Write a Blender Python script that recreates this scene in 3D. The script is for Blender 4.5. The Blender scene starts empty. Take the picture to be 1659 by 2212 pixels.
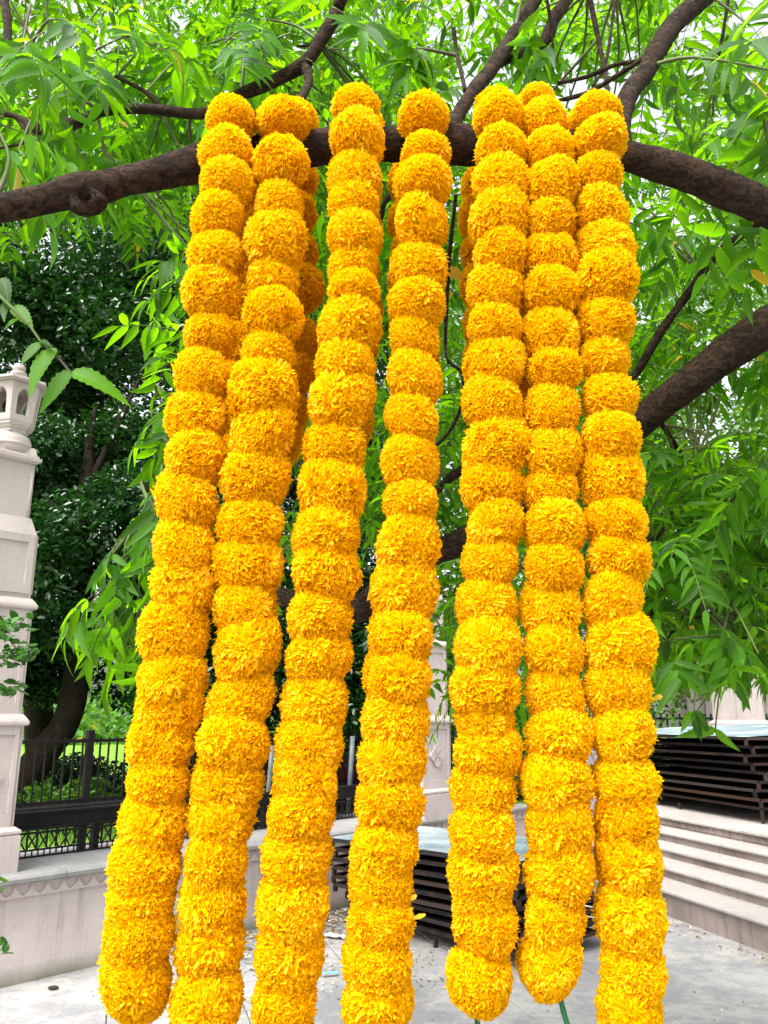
import bpy, math, random
import numpy as np
from mathutils import Vector, Matrix, Euler, noise as mnoise

R = math.radians
rnd = random.Random(7)
nrs = np.random.RandomState(11)
S = bpy.context.scene
C = S.collection

# ------------------------------------------------------------------ camera
EYE = 1.6
PITCH = R(14.3)
F = 1750.0                                   # focal length in pixels of a 1659 x 2212 frame
cam = bpy.data.cameras.new('camera')
cam.sensor_fit = 'VERTICAL'; cam.sensor_height = 36; cam.sensor_width = 27
cam.lens = F / 2212 * 36
cam.clip_start = 0.02; cam.clip_end = 900
co = bpy.data.objects.new('camera', cam); C.objects.link(co)
co.location = (0, 0, EYE); co.rotation_euler = (R(90) + PITCH, 0, 0)
S.camera = co

# ------------------------------------------------------------------ world, sun, exposure
SUN_EL, SUN_AZ = R(58), R(215)               # compass style azimuth: behind the camera and to the left
W = bpy.data.worlds.new('World'); S.world = W; W.use_nodes = True
nt = W.node_tree; nt.nodes.clear()
sky = nt.nodes.new('ShaderNodeTexSky'); sky.sky_type = 'NISHITA'; sky.sun_disc = False
sky.sun_elevation = SUN_EL; sky.sun_rotation = SUN_AZ
sky.dust_density = 6.0; sky.air_density = 1.0; sky.ozone_density = 1.0
hs = nt.nodes.new('ShaderNodeHueSaturation'); hs.inputs['Saturation'].default_value = 0.22
hs.inputs['Value'].default_value = 1.2
bg = nt.nodes.new('ShaderNodeBackground'); bg.inputs['Strength'].default_value = 0.15
wo = nt.nodes.new('ShaderNodeOutputWorld')
nt.links.new(sky.outputs[0], hs.inputs['Color']); nt.links.new(hs.outputs[0], bg.inputs['Color'])
nt.links.new(bg.outputs[0], wo.inputs['Surface'])
sl = bpy.data.lights.new('sun', 'SUN'); sl.energy = 1.5; sl.angle = R(38); sl.color = (1, .96, .9)
so = bpy.data.objects.new('sun', sl); C.objects.link(so)
sd = Vector((math.sin(SUN_AZ) * math.cos(SUN_EL), math.cos(SUN_AZ) * math.cos(SUN_EL), math.sin(SUN_EL)))
so.rotation_euler = sd.to_track_quat('Z', 'Y').to_euler(); so.location = (0, -5, 12)
S.view_settings.view_transform = 'Standard'; S.view_settings.look = 'None'
S.view_settings.gamma = 1; S.view_settings.use_curve_mapping = False
S.view_settings.exposure = 1.5
S.cycles.max_bounces = 12; S.cycles.diffuse_bounces = 9; S.cycles.transmission_bounces = 8
S.cycles.transparent_max_bounces = 6; S.cycles.use_denoising = True

# ------------------------------------------------------------------ geometry helpers
ct, st = math.cos(PITCH), math.sin(PITCH)
def P(x, y, Y):
    """world point seen at picture point (x, y) that lies Y metres ahead"""
    r, u = (x - 829.5) / F, (1106 - y) / F
    d = Vector((r, ct - u * st, st + u * ct))
    return Vector((0, 0, EYE)) + d * (Y / d.y)
def depth_of(p):
    return p[1] * ct + (p[2] - EYE) * st
def proj(p):
    d = depth_of(p)
    up = -p[1] * st + (p[2] - EYE) * ct
    return 829.5 + F * p[0] / d, 1106 - F * up / d, d

def tag(o, label=None, cat=None, group=None, kind=None):
    if label: o['label'] = label
    if cat: o['category'] = cat
    if group: o['group'] = group
    if kind: o['kind'] = kind
    return o
def empty(name, loc=(0, 0, 0), rz=0, label=None, cat=None, group=None):
    o = bpy.data.objects.new(name, None); C.objects.link(o)
    o.location = loc; o.rotation_euler = (0, 0, rz); o.empty_display_size = .1
    return tag(o, label, cat, group)
def link(name, me, parent=None):
    o = bpy.data.objects.new(name, me); C.objects.link(o)
    if parent: o.parent = parent
    return o
def copy_tree(o, parent=None):
    c = o.copy(); C.objects.link(c)
    if parent: c.parent = parent
    for ch in o.children: copy_tree(ch, c)
    return c

class MB:
    def __init__(s): s.v = []; s.f = []; s.sm = []
    def add(s, vs, fs, smooth=False):
        b = len(s.v); s.v += [tuple(v) for v in vs]
        s.f += [tuple(i + b for i in f) for f in fs]; s.sm += [smooth] * len(fs)
        return s
    def box(s, c, d, m=None, bev=0):
        cx, cy, cz = c; x, y, z = d[0] / 2, d[1] / 2, d[2] / 2
        if bev > 0:
            b = bev
            pr = [(-x + b, -y), (x - b, -y), (x, -y + b), (x, y - b), (x - b, y), (-x + b, y), (-x, y - b), (-x, -y + b)]
            pi = [(-x + b, -y + b), (x - b, -y + b), (x - b, -y + b), (x - b, y - b), (x - b, y - b), (-x + b, y - b), (-x + b, y - b), (-x + b, -y + b)]
            vs = [(a, e, -z + b) for a, e in pr] + [(a, e, z - b) for a, e in pr]
            top = [(-x + b, -y + b, z), (x - b, -y + b, z), (x - b, y - b, z), (-x + b, y - b, z)]
            bot = [(a, e, -z) for a, e, _ in top]
            vs += top + bot
            fs = [(i, (i + 1) % 8, 8 + (i + 1) % 8, 8 + i) for i in range(8)]
            fs += [(16, 17, 18, 19), (23, 22, 21, 20)]
            T = [16, 17, 17, 18, 18, 19, 19, 16]; Bt = [20, 21, 21, 22, 22, 23, 23, 20]
            for i in range(8):
                j = (i + 1) % 8
                fs.append((8 + i, 8 + j, T[j], T[i]) if T[i] != T[j] else (8 + i, 8 + j, T[i]))
                fs.append((j, i, Bt[i], Bt[j]) if Bt[i] != Bt[j] else (j, i, Bt[i]))
        else:
            vs = [(a * x, e * y, g * z) for a in (-1, 1) for e in (-1, 1) for g in (-1, 1)]
            fs = [(0, 1, 3, 2), (4, 6, 7, 5), (0, 4, 5, 1), (2, 3, 7, 6), (0, 2, 6, 4), (1, 5, 7, 3)]
        if m is not None: vs = [m @ Vector(v) for v in vs]
        vs = [(v[0] + cx, v[1] + cy, v[2] + cz) for v in vs]
        return s.add(vs, fs)
    def frust(s, c, a, b, z0, z1, n=4, rot=None, smooth=False):
        """n-sided frustum of half width a at z0 and b at z1"""
        if rot is None: rot = math.pi / n
        k = 1 / math.cos(math.pi / n)
        vs = []
        for (r, z) in ((a, z0), (b, z1)):
            for i in range(n):
                t = rot + 2 * math.pi * i / n
                vs.append((c[0] + r * k * math.cos(t), c[1] + r * k * math.sin(t), z))
        fs = [(i, (i + 1) % n, n + (i + 1) % n, n + i) for i in range(n)]
        fs += [tuple(range(n - 1, -1, -1)), tuple(range(n, 2 * n))]
        return s.add(vs, fs, smooth)
    def lathe(s, c, prof, n=24, rot=0, smooth=True):
        vs = []
        for (r, z) in prof:
            for i in range(n):
                t = rot + 2 * math.pi * i / n
                vs.append((c[0] + r * math.cos(t), c[1] + r * math.sin(t), c[2] + z))
        fs = []
        for k in range(len(prof) - 1):
            for i in range(n):
                j = (i + 1) % n
                fs.append((k * n + i, k * n + j, (k + 1) * n + j, (k + 1) * n + i))
        fs += [tuple(range(n - 1, -1, -1)), tuple(range((len(prof) - 1) * n, len(prof) * n))]
        return s.add(vs, fs, smooth)
    def tube(s, pts, rad, n=8, rough=0, seed=0, cap=True, freq=9):
        pts = [Vector(p) for p in pts]
        if not hasattr(rad, '__len__'): rad = [rad] * len(pts)
        vs = []; ref = Vector((0, 0, 1)); u = None
        for i, p in enumerate(pts):
            t = (pts[min(i + 1, len(pts) - 1)] - pts[max(i - 1, 0)])
            if t.length < 1e-9: t = Vector((0, 0, 1))
            t.normalize()
            if u is None:
                u = t.cross(ref)
                if u.length < .05: u = t.cross(Vector((1, 0, 0)))
            u = (u - t * u.dot(t)).normalized(); w = t.cross(u)
            for k in range(n):
                a = 2 * math.pi * k / n; d = u * math.cos(a) + w * math.sin(a)
                r = rad[i]
                if rough:
                    q = p + d * rad[i]
                    r *= 1 + rough * (mnoise.noise(q * freq + Vector((seed, 0, 0))) + .6 * mnoise.noise(q * freq * 3.1 + Vector((0, seed, 0))))
                vs.append(p + d * r)
        fs = [(i * n + k, i * n + (k + 1) % n, (i + 1) * n + (k + 1) % n, (i + 1) * n + k)
              for i in range(len(pts) - 1) for k in range(n)]
        if cap: fs += [tuple(range(n - 1, -1, -1)), tuple(range((len(pts) - 1) * n, len(pts) * n))]
        return s.add(vs, fs, True)
    def extrude(s, outline, y0, y1):
        """outline in x,z extruded along y"""
        n = len(outline)
        vs = [(x, y0, z) for x, z in outline] + [(x, y1, z) for x, z in outline]
        fs = [tuple(range(n)), tuple(range(2 * n - 1, n - 1, -1))]
        fs += [(i, n + i, n + (i + 1) % n, (i + 1) % n) for i in range(n)]
        return s.add(vs, fs)
    def mesh(s, name, mat):
        me = bpy.data.meshes.new(name); me.from_pydata(s.v, [], s.f); me.materials.append(mat)
        me.polygons.foreach_set('use_smooth', s.sm); me.update()
        return me
    def build(s, name, mat, parent=None): return link(name, s.mesh(name, mat), parent)

def smooth_path(pts, k=5):
    """Catmull-Rom through points given as tuples of any length"""
    out = []; n = len(pts)
    A = [np.array(p, float) for p in pts]
    for i in range(n - 1):
        p0, p1, p2, p3 = A[max(i - 1, 0)], A[i], A[i + 1], A[min(i + 2, n - 1)]
        for j in range(k):
            t = j / k
            out.append(.5 * ((2 * p1) + (-p0 + p2) * t + (2 * p0 - 5 * p1 + 4 * p2 - p3) * t * t + (-p0 + 3 * p1 - 3 * p2 + p3) * t ** 3))
    out.append(A[-1]); return out

def np_mesh(name, V, Q, mat, uv=None, tone=None, smooth=True, tri=False):
    """mesh out of numpy arrays, all faces quads (or all triangles)"""
    me = bpy.data.meshes.new(name); k = Q.shape[1]
    me.vertices.add(len(V)); me.vertices.foreach_set('co', V.astype(np.float32).ravel())
    me.loops.add(Q.size); me.loops.foreach_set('vertex_index', Q.astype(np.int32).ravel())
    me.polygons.add(len(Q)); me.polygons.foreach_set('loop_start', np.arange(0, Q.size, k, dtype=np.int32))
    if smooth: me.polygons.foreach_set('use_smooth', np.ones(len(Q), bool))
    if uv is not None:
        l = me.uv_layers.new(name='UVMap'); l.data.foreach_set('uv', uv[Q.ravel()].astype(np.float32).ravel())
    if tone is not None:
        a = me.attributes.new('tone', 'FLOAT', 'POINT'); a.data.foreach_set('value', tone.astype(np.float32))
    me.materials.append(mat); me.update(calc_edges=True); me.validate()
    return me
def scatter(tv, tq, tuv, M, T, tone):
    """template copied by matrices M (n,3,3) and offsets T (n,3)"""
    n, k = len(M), len(tv)
    V = np.einsum('nij,kj->nki', M, tv) + T[:, None, :]
    Q = (tq[None] + (np.arange(n) * k)[:, None, None]).reshape(-1, tq.shape[1])
    return V.reshape(-1, 3), Q, np.tile(tuv, (n, 1)), np.repeat(tone, k)
def cat(parts):
    Vs, Qs, Us, Ts = [], [], [], []; b = 0
    for V, Q, U, T in parts:
        Vs.append(V); Qs.append(Q + b); Us.append(U); Ts.append(T); b += len(V)
    return np.concatenate(Vs), np.concatenate(Qs), np.concatenate(Us), np.concatenate(Ts)

# ------------------------------------------------------------------ materials
def mat(name):
    m = bpy.data.materials.new(name); m.use_nodes = True
    n = m.node_tree; n.nodes.clear()
    out = n.nodes.new('ShaderNodeOutputMaterial')
    return m, n, out
def N(nt, t, **kw):
    x = nt.nodes.new(t)
    for k, v in kw.items():
        if k in ('loc',): continue
        if hasattr(x, k): setattr(x, k, v)
        else: x.inputs[k.replace('_', ' ')].default_value = v
    return x
def ramp(nt, fac, stops, interp='LINEAR'):
    r = nt.nodes.new('ShaderNodeValToRGB'); r.color_ramp.interpolation = interp
    e = r.color_ramp.elements
    while len(e) < len(stops): e.new(.5)
    for i, (p, c) in enumerate(stops):
        e[i].position = p; e[i].color = (*c, 1) if len(c) == 3 else c
    nt.links.new(fac, r.inputs[0]); return r.outputs[0]
def noise(nt, scale, detail=6, rough=.6, vec=None, dist=0):
    x = N(nt, 'ShaderNodeTexNoise'); x.inputs['Scale'].default_value = scale
    x.inputs['Detail'].default_value = detail; x.inputs['Roughness'].default_value = rough
    x.inputs['Distortion'].default_value = dist
    if vec is not None: nt.links.new(vec, x.inputs['Vector'])
    return x.outputs[0]
def mix(nt, fac, a, b, mode='MIX'):
    x = nt.nodes.new('ShaderNodeMix'); x.data_type = 'RGBA'; x.blend_type = mode
    if isinstance(fac, (int, float)): x.inputs[0].default_value = fac
    else: nt.links.new(fac, x.inputs[0])
    for i, v in ((6, a), (7, b)):
        if isinstance(v, tuple): x.inputs[i].default_value = (*v, 1)
        else: nt.links.new(v, x.inputs[i])
    return x.outputs[2]
def mth(nt, op, a, b=0.0, c=None, clamp=False):
    x = nt.nodes.new('ShaderNodeMath'); x.operation = op; x.use_clamp = clamp
    for i, v in ((0, a), (1, b), (2, c)):
        if v is None: continue
        if isinstance(v, (int, float)): x.inputs[i].default_value = v
        else: nt.links.new(v, x.inputs[i])
    return x.outputs[0]
def bump(nt, h, strength, dist):
    x = nt.nodes.new('ShaderNodeBump'); x.inputs['Strength'].default_value = strength
    x.inputs['Distance'].default_value = dist; nt.links.new(h, x.inputs['Height']); return x.outputs[0]
def princ(nt, out, col, rough=.8, metal=0, nrm=None, spec=.4):
    b = nt.nodes.new('ShaderNodeBsdfPrincipled')
    for nm, v in (('Base Color', col), ('Roughness', rough)):
        if isinstance(v, tuple): b.inputs[nm].default_value = (*v, 1)
        elif isinstance(v, (int, float)): b.inputs[nm].default_value = v
        else: nt.links.new(v, b.inputs[nm])
    b.inputs['Metallic'].default_value = metal; b.inputs['Specular IOR Level'].default_value = spec
    if nrm is not None: nt.links.new(nrm, b.inputs['Normal'])
    if out is not None: nt.links.new(b.outputs[0], out.inputs['Surface'])
    return b
def wpos(nt):
    return nt.nodes.new('ShaderNodeNewGeometry').outputs['Position']
def sep(nt, v):
    x = nt.nodes.new('ShaderNodeSeparateXYZ'); nt.links.new(v, x.inputs[0]); return x.outputs

def m_stone(name, base, stain, joint=False, dirt=.5, green=0.0):
    m, t, out = mat(name); p = wpos(t)
    n1 = noise(t, 1.7, 6, .6, p); n2 = noise(t, 38, 5, .7, p)
    mp = N(t, 'ShaderNodeMapping'); mp.inputs['Scale'].default_value = (14, 14, 1.3); t.links.new(p, mp.inputs[0])
    n3 = noise(t, 1, 5, .65, mp.outputs[0])
    c = mix(t, mth(t, 'MULTIPLY', ramp(t, n1, [(.42, (0, 0, 0)), (.7, (1, 1, 1))]), dirt), base, stain)
    c = mix(t, mth(t, 'MULTIPLY', ramp(t, n3, [(.52, (0, 0, 0)), (.72, (1, 1, 1))]), dirt * .55), c, tuple(x * .62 for x in stain))
    c = mix(t, .16, c, ramp(t, n2, [(.3, (.25, .24, .24)), (.7, (1, 1, 1))]), 'MULTIPLY')
    v = noise(t, 5.5, 8, .75, p)
    c = mix(t, mth(t, 'MULTIPLY', ramp(t, v, [(.62, (0, 0, 0)), (.66, (1, 1, 1))]), .35 * dirt), c, tuple(x * .55 for x in stain))
    if green:
        z = sep(t, p)[2]
        g = mth(t, 'MULTIPLY', mth(t, 'SUBTRACT', 1.0, mth(t, 'MULTIPLY', z, 9.0), clamp=True), mth(t, 'MULTIPLY', n1, green))
        c = mix(t, g, c, (.09, .11, .045))
    mp2 = N(t, 'ShaderNodeMapping'); mp2.inputs['Scale'].default_value = (30, 30, .9); t.links.new(p, mp2.inputs[0])
    st_ = mth(t, 'MULTIPLY', ramp(t, noise(t, 1, 3, .5, mp2.outputs[0]), [(.60, (0, 0, 0)), (.70, (1, 1, 1))]), ramp(t, n1, [(.45, (0, 0, 0)), (.6, (1, 1, 1))]))
    c = mix(t, mth(t, 'MULTIPLY', st_, .5 * dirt), c, tuple(x * .45 for x in stain))
    ck = N(t, 'ShaderNodeTexNoise'); ck.inputs['Scale'].default_value = 2.3; ck.inputs['Detail'].default_value = 9; ck.inputs['Roughness'].default_value = .62; t.links.new(p, ck.inputs['Vector'])
    cr = mth(t, 'SUBTRACT', 1.0, mth(t, 'MULTIPLY', mth(t, 'ABSOLUTE', mth(t, 'SUBTRACT', ck.outputs[0], .5)), 160.0), clamp=True)
    cr = mth(t, 'MULTIPLY', cr, ramp(t, noise(t, .9, 2, .5, p), [(.55, (0, 0, 0)), (.62, (1, 1, 1))]))
    c = mix(t, mth(t, 'MULTIPLY', cr, .35), c, tuple(x * .35 for x in stain))
    princ(t, out, c, .82, 0, bump(t, n2, .5, .004), .25); return m
M_PINK = m_stone('pink_sandstone', (.56, .485, .47), (.42, .345, .33), dirt=.5)
M_WALL = m_stone('pink_plaster', (.57, .495, .48), (.40, .335, .32), dirt=.7, green=1.5)
M_COPE = m_stone('grey_coping_stone', (.29, .285, .285), (.20, .195, .195), dirt=.8)
M_TREAD = m_stone('pale_tread_stone', (.36, .33, .31), (.28, .25, .235), dirt=.5)
M_STAIN = m_stone('mossy_dark_stone', (.09, .095, .08), (.05, .05, .045), dirt=1.0)
M_RISER = m_stone('riser_stone', (.33, .27, .245), (.18, .14, .12), dirt=1.0)

def m_ground():
    m, t, out = mat('dusty_grey_slabs'); p = wpos(t)
    inf = N(t, 'ShaderNodeObjectInfo')
    n1 = noise(t, 1.1, 8, .62, p, .6); n2 = noise(t, 6.5, 9, .75, p, 1.0); n3 = noise(t, 55, 4, .7, p)
    base = mix(t, inf.outputs['Random'], (.225, .222, .232), (.27, .266, .272))
    d = mth(t, 'ADD', mth(t, 'MULTIPLY', n1, .9), mth(t, 'MULTIPLY', n2, .75))
    c = mix(t, mth(t, 'MULTIPLY', ramp(t, d, [(.74, (0, 0, 0)), (.93, (1, 1, 1))]), .8), base, (.43, .41, .39))
    c = mix(t, mth(t, 'MULTIPLY', ramp(t, n2, [(.3, (1, 1, 1)), (.42, (0, 0, 0))]), .35), c, (.14, .14, .155))
    c = mix(t, .2, c, ramp(t, n3, [(.3, (.3, .3, .3)), (.65, (1, 1, 1))]), 'MULTIPLY')
    princ(t, out, c, .72, 0, bump(t, mth(t, 'ADD', n2, mth(t, 'MULTIPLY', n3, .4)), .4, .006), .35); return m
M_SLAB = m_ground()
def m_soil():
    m, t, out = mat('dust_and_soil'); p = wpos(t)
    c = ramp(t, noise(t, 3, 9, .7, p), [(.3, (.13, .12, .105)), (.5, (.22, .21, .20)), (.7, (.32, .30, .29))])
    princ(t, out, c, .95, 0, bump(t, noise(t, 40, 6, .7, p), .5, .01), .1); return m
M_SOIL = m_soil()
def m_lawn():
    m, t, out = mat('lawn_green'); p = wpos(t)
    c = ramp(t, noise(t, 2.5, 8, .7, p), [(.3, (.08, .17, .02)), (.55, (.15, .30, .03)), (.75, (.24, .40, .05))])
    princ(t, out, c, .9, 0, bump(t, noise(t, 30, 5, .7, p), .8, .05), .1); return m
M_LAWN = m_lawn()

def m_leaf(name, dark, light, trans, tmix=.5, rough=.38, objrand=False, yellow=.985, spec=.5, vein=.55):
    m, t, out = mat(name)
    if objrand: tone = N(t, 'ShaderNodeObjectInfo').outputs['Random']
    else:
        a = N(t, 'ShaderNodeAttribute'); a.attribute_name = 'tone'; tone = a.outputs['Fac']
    uv = N(t, 'ShaderNodeUVMap'); s = sep(t, uv.outputs[0])
    ax = mth(t, 'ABSOLUTE', mth(t, 'SUBTRACT', s[0], .5))
    mid = mth(t, 'SUBTRACT', 1.0, mth(t, 'MULTIPLY', ax, 22.0), clamp=True)
    w = mth(t, 'PINGPONG', mth(t, 'ADD', mth(t, 'MULTIPLY', s[1], 11.0), mth(t, 'MULTIPLY', ax, -9.0)), .5)
    side = mth(t, 'MULTIPLY', mth(t, 'SUBTRACT', 1.0, mth(t, 'MULTIPLY', w, 9.0), clamp=True), .35)
    vf = mth(t, 'MULTIPLY', mth(t, 'MAXIMUM', mid, side), vein)
    c = mix(t, tone, dark, light)
    c = mix(t, mth(t, 'GREATER_THAN', tone, yellow), c, (.42, .30, .02))
    c = mix(t, vf, c, tuple(min(1, x * 2.2 + .03) for x in light))
    tc = mix(t, tone, tuple(x * .28 for x in trans), trans)
    tc = mix(t, mth(t, 'GREATER_THAN', tone, yellow), tc, (.85, .55, .03))
    tc = mix(t, mth(t, 'MULTIPLY', vf, .5), tc, tuple(x * .55 for x in trans))
    b = princ(t, None, c, rough, 0, bump(t, mth(t, 'MULTIPLY', vf, -1.0), .35, .001), spec)
    tr = N(t, 'ShaderNodeBsdfTranslucent'); t.links.new(tc, tr.inputs['Color'])
    mx = N(t, 'ShaderNodeMixShader'); mx.inputs[0].default_value = tmix
    t.links.new(b.outputs[0], mx.inputs[1]); t.links.new(tr.outputs[0], mx.inputs[2])
    t.links.new(mx.outputs[0], out.inputs['Surface']); return m
NEEM = dict(dark=(.010, .050, .003), light=(.045, .15, .005), trans=(.34, .82, .003), spec=.22, yellow=.994)
M_NEEM_O = m_leaf('neem_leaf_near', **NEEM, tmix=.56, objrand=True, rough=.45)
M_NEEM = m_leaf('neem_leaf', **NEEM, tmix=.56, rough=.45)
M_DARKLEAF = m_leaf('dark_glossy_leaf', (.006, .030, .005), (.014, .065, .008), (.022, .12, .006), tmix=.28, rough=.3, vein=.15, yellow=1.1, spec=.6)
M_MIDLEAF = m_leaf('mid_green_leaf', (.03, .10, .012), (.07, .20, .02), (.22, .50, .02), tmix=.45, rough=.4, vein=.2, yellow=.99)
M_ROUND = m_leaf('round_leaf', (.025, .10, .02), (.06, .17, .03), (.12, .35, .02), tmix=.4, objrand=True, rough=.3, yellow=1.1)

def m_bark(name, a, b, lichen):
    m, t, out = mat(name); tc = N(t, 'ShaderNodeNewGeometry'); p = tc.outputs['Position']
    n1 = noise(t, 13, 10, .75, p, .3); n2 = noise(t, 70, 6, .7, p)
    w = N(t, 'ShaderNodeMapping'); w.inputs['Scale'].default_value = (45, 80, 80); t.links.new(p, w.inputs[0])
    n4 = noise(t, 1, 9, .75, w.outputs[0], 1.2)
    c = ramp(t, n1, [(.3, a), (.6, b), (.78, lichen)])
    crack = ramp(t, n4, [(.36, (.3, .3, .3)), (.5, (1, 1, 1))])
    c = mix(t, .7, c, crack, 'MULTIPLY')
    c = mix(t, .35, c, ramp(t, n2, [(.3, (.4, .4, .4)), (.7, (1.0, 1.0, 1.0))]), 'MULTIPLY')
    h = mth(t, 'ADD', mth(t, 'MULTIPLY', n2, .6), crack)
    princ(t, out, c, .9, 0, bump(t, h, 1.0, .012), .15); return m
M_BARK = m_bark('brown_bark', (.024, .013, .007), (.055, .033, .019), (.105, .082, .058))
M_BARKD = m_bark('dark_bark', (.016, .011, .008), (.035, .024, .018), (.07, .06, .05))
def m_twig():
    m, t, out = mat('twig_green_brown')
    c = ramp(t, noise(t, 6, 3, .5, wpos(t)), [(.4, (.05, .035, .02)), (.6, (.09, .14, .03))])
    princ(t, out, c, .7); return m
M_TWIG = m_twig()

def m_iron(name, a, b, rough=.55, metal=.3):
    m, t, out = mat(name); p = wpos(t)
    c = ramp(t, noise(t, 7, 8, .7, p), [(.4, a), (.62, b)])
    r = mth(t, 'ADD', mth(t, 'MULTIPLY', noise(t, 12, 5, .6, p), .4), rough - .2)
    princ(t, out, c, r, metal, bump(t, noise(t, 60, 5, .7, p), .3, .002), .25); return m
M_IRON = m_iron('black_iron', (.006, .006, .006), (.014, .011, .010), .65, .1)
def m_rust():
    m, t, out = mat('rusty_black_iron'); p = wpos(t); oi = N(t, 'ShaderNodeObjectInfo').outputs['Random']
    a = ramp(t, oi, [(0, (.006, .006, .007)), (.4, (.012, .010, .010)), (.65, (.035, .017, .012)), (.85, (.016, .02, .023)), (1, (.045, .03, .025))])
    n1 = noise(t, 9, 8, .75, p)
    c = mix(t, ramp(t, n1, [(.48, (0, 0, 0)), (.66, (1, 1, 1))]), a, (.05, .023, .013))
    princ(t, out, c, .6, .1, bump(t, noise(t, 70, 5, .7, p), .4, .002), .3); return m
M_RUST = m_rust()
M_GREENIRON = m_iron('green_painted_iron', (.008, .045, .02), (.012, .06, .03))
M_GREY = m_iron('grey_pipe', (.09, .10, .11), (.15, .16, .17), .6, .2)
M_RED = m_iron('dark_red_paint', (.11, .012, .008), (.16, .025, .015), .6, 0)
def m_tin():
    m, t, out = mat('scuffed_tin_sheet'); p = wpos(t)
    n1 = noise(t, 2.2, 6, .6, p); n2 = noise(t, 22, 10, .8, p, 1.5)
    c = ramp(t, mth(t, 'ADD', mth(t, 'MULTIPLY', n1, .6), mth(t, 'MULTIPLY', n2, .5)),
             [(.42, (.10, .17, .21)), (.52, (.22, .32, .37)), (.60, (.42, .50, .53)), (.72, (.62, .66, .67))])
    princ(t, out, c, .42, .35, bump(t, n2, .3, .003), .5); return m
M_TIN = m_tin()

def m_petal():
    m, t, out = mat('marigold_fabric')
    a = N(t, 'ShaderNodeAttribute'); a.attribute_name = 'tone'; tone = a.outputs['Fac']
    c = mix(t, tone, (.93, .505, .0006), (.95, .60, .001))
    d = princ(t, None, c, .95, 0, None, .0)
    d.inputs['Sheen Weight'].default_value = .22; d.inputs['Sheen Roughness'].default_value = .45; d.inputs['Sheen Tint'].default_value = (1, .74, .004, 1)
    tc = N(t, 'ShaderNodeTexCoord'); vt = N(t, 'ShaderNodeVectorTransform'); vt.vector_type = 'NORMAL'; vt.convert_from = 'OBJECT'; vt.convert_to = 'WORLD'
    t.links.new(tc.outputs['Object'], vt.inputs[0])
    nz = N(t, 'ShaderNodeVectorMath'); nz.operation = 'NORMALIZE'; t.links.new(vt.outputs[0], nz.inputs[0])
    ge = N(t, 'ShaderNodeNewGeometry')
    mv = N(t, 'ShaderNodeMix'); mv.data_type = 'VECTOR'; mv.inputs[0].default_value = .42
    t.links.new(ge.outputs['Normal'], mv.inputs[4]); t.links.new(nz.outputs[0], mv.inputs[5])
    n2 = N(t, 'ShaderNodeVectorMath'); n2.operation = 'NORMALIZE'; t.links.new(mv.outputs[1], n2.inputs[0])
    t.links.new(n2.outputs[0], d.inputs['Normal'])
    tr = N(t, 'ShaderNodeBsdfTranslucent'); t.links.new(c, tr.inputs['Color'])
    g = N(t, 'ShaderNodeBsdfGlossy'); g.inputs['Roughness'].default_value = .45
    g.inputs['Color'].default_value = (1, .9, .6, 1)
    mx = N(t, 'ShaderNodeMixShader'); mx.inputs[0].default_value = .5
    t.links.new(d.outputs[0], mx.inputs[1]); t.links.new(tr.outputs[0], mx.inputs[2])
    m2 = N(t, 'ShaderNodeMixShader'); m2.inputs[0].default_value = .008
    t.links.new(mx.outputs[0], m2.inputs[1]); t.links.new(g.outputs[0], m2.inputs[2])
    t.links.new(m2.outputs[0], out.inputs['Surface']); return m
M_PETAL = m_petal()
def m_plain(name, col, rough=.6, metal=0):
    m, t, out = mat(name)
    c = mix(t, .3, col, ramp(t, noise(t, 30, 5, .6, wpos(t)), [(.3, (.4, .4, .4)), (.7, (1, 1, 1))]), 'MULTIPLY')
    princ(t, out, c, rough, metal); return m
M_STRAY = m_leaf('stray_petal', (.8, .55, .02), (.9, .68, .06), (.9, .7, .05), tmix=.4, rough=.6, vein=0, yellow=1.1)
M_STEM = m_plain('green_stem_tape', (.01, .12, .045), .45)
M_STRING = m_plain('green_string', (.02, .05, .02), .7)

# ------------------------------------------------------------------ the ground
WD = Vector((.676, .737, 0)).normalized(); WA = math.atan2(WD.y, WD.x)
W0 = Vector((-2.33, 5.47, 0))                  # foot of the low wall at the left of the frame
def wall_pt(t, d=0, z=0):                      # t metres along the wall, d metres behind its front
    nb = Vector((-WD.y, WD.x, 0)); return W0 + WD * t + nb * d + Vector((0, 0, z))
g = MB()
nseg = 48
vs = [(0, 0, -.012)]
for rr in (6, 14, 40, 400):
    for i in range(nseg):
        a = 2 * math.pi * i / nseg; vs.append((rr * math.cos(a), rr * math.sin(a), -.012))
fs = [(0, 1 + i, 1 + (i + 1) % nseg) for i in range(nseg)]
for k in range(3):
    fs += [(1 + k * nseg + i, 1 + (k + 1) * nseg + i, 1 + (k + 1) * nseg + (i + 1) % nseg, 1 + k * nseg + (i + 1) % nseg) for i in range(nseg)]
ground = g.add(vs, fs).build('ground', M_SOIL); tag(ground, 'dusty stone courtyard between the low wall and the steps', kind='structure')
SD = Vector((-.287, .958, 0)); SN = Vector((.958, .287, 0))      # along the steps / up the steps
slabs = [MB().box((0, 0, 0), (.744, .744, .03), bev=.004).mesh('paving_slab', M_SLAB) for _ in range(1)]
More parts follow.
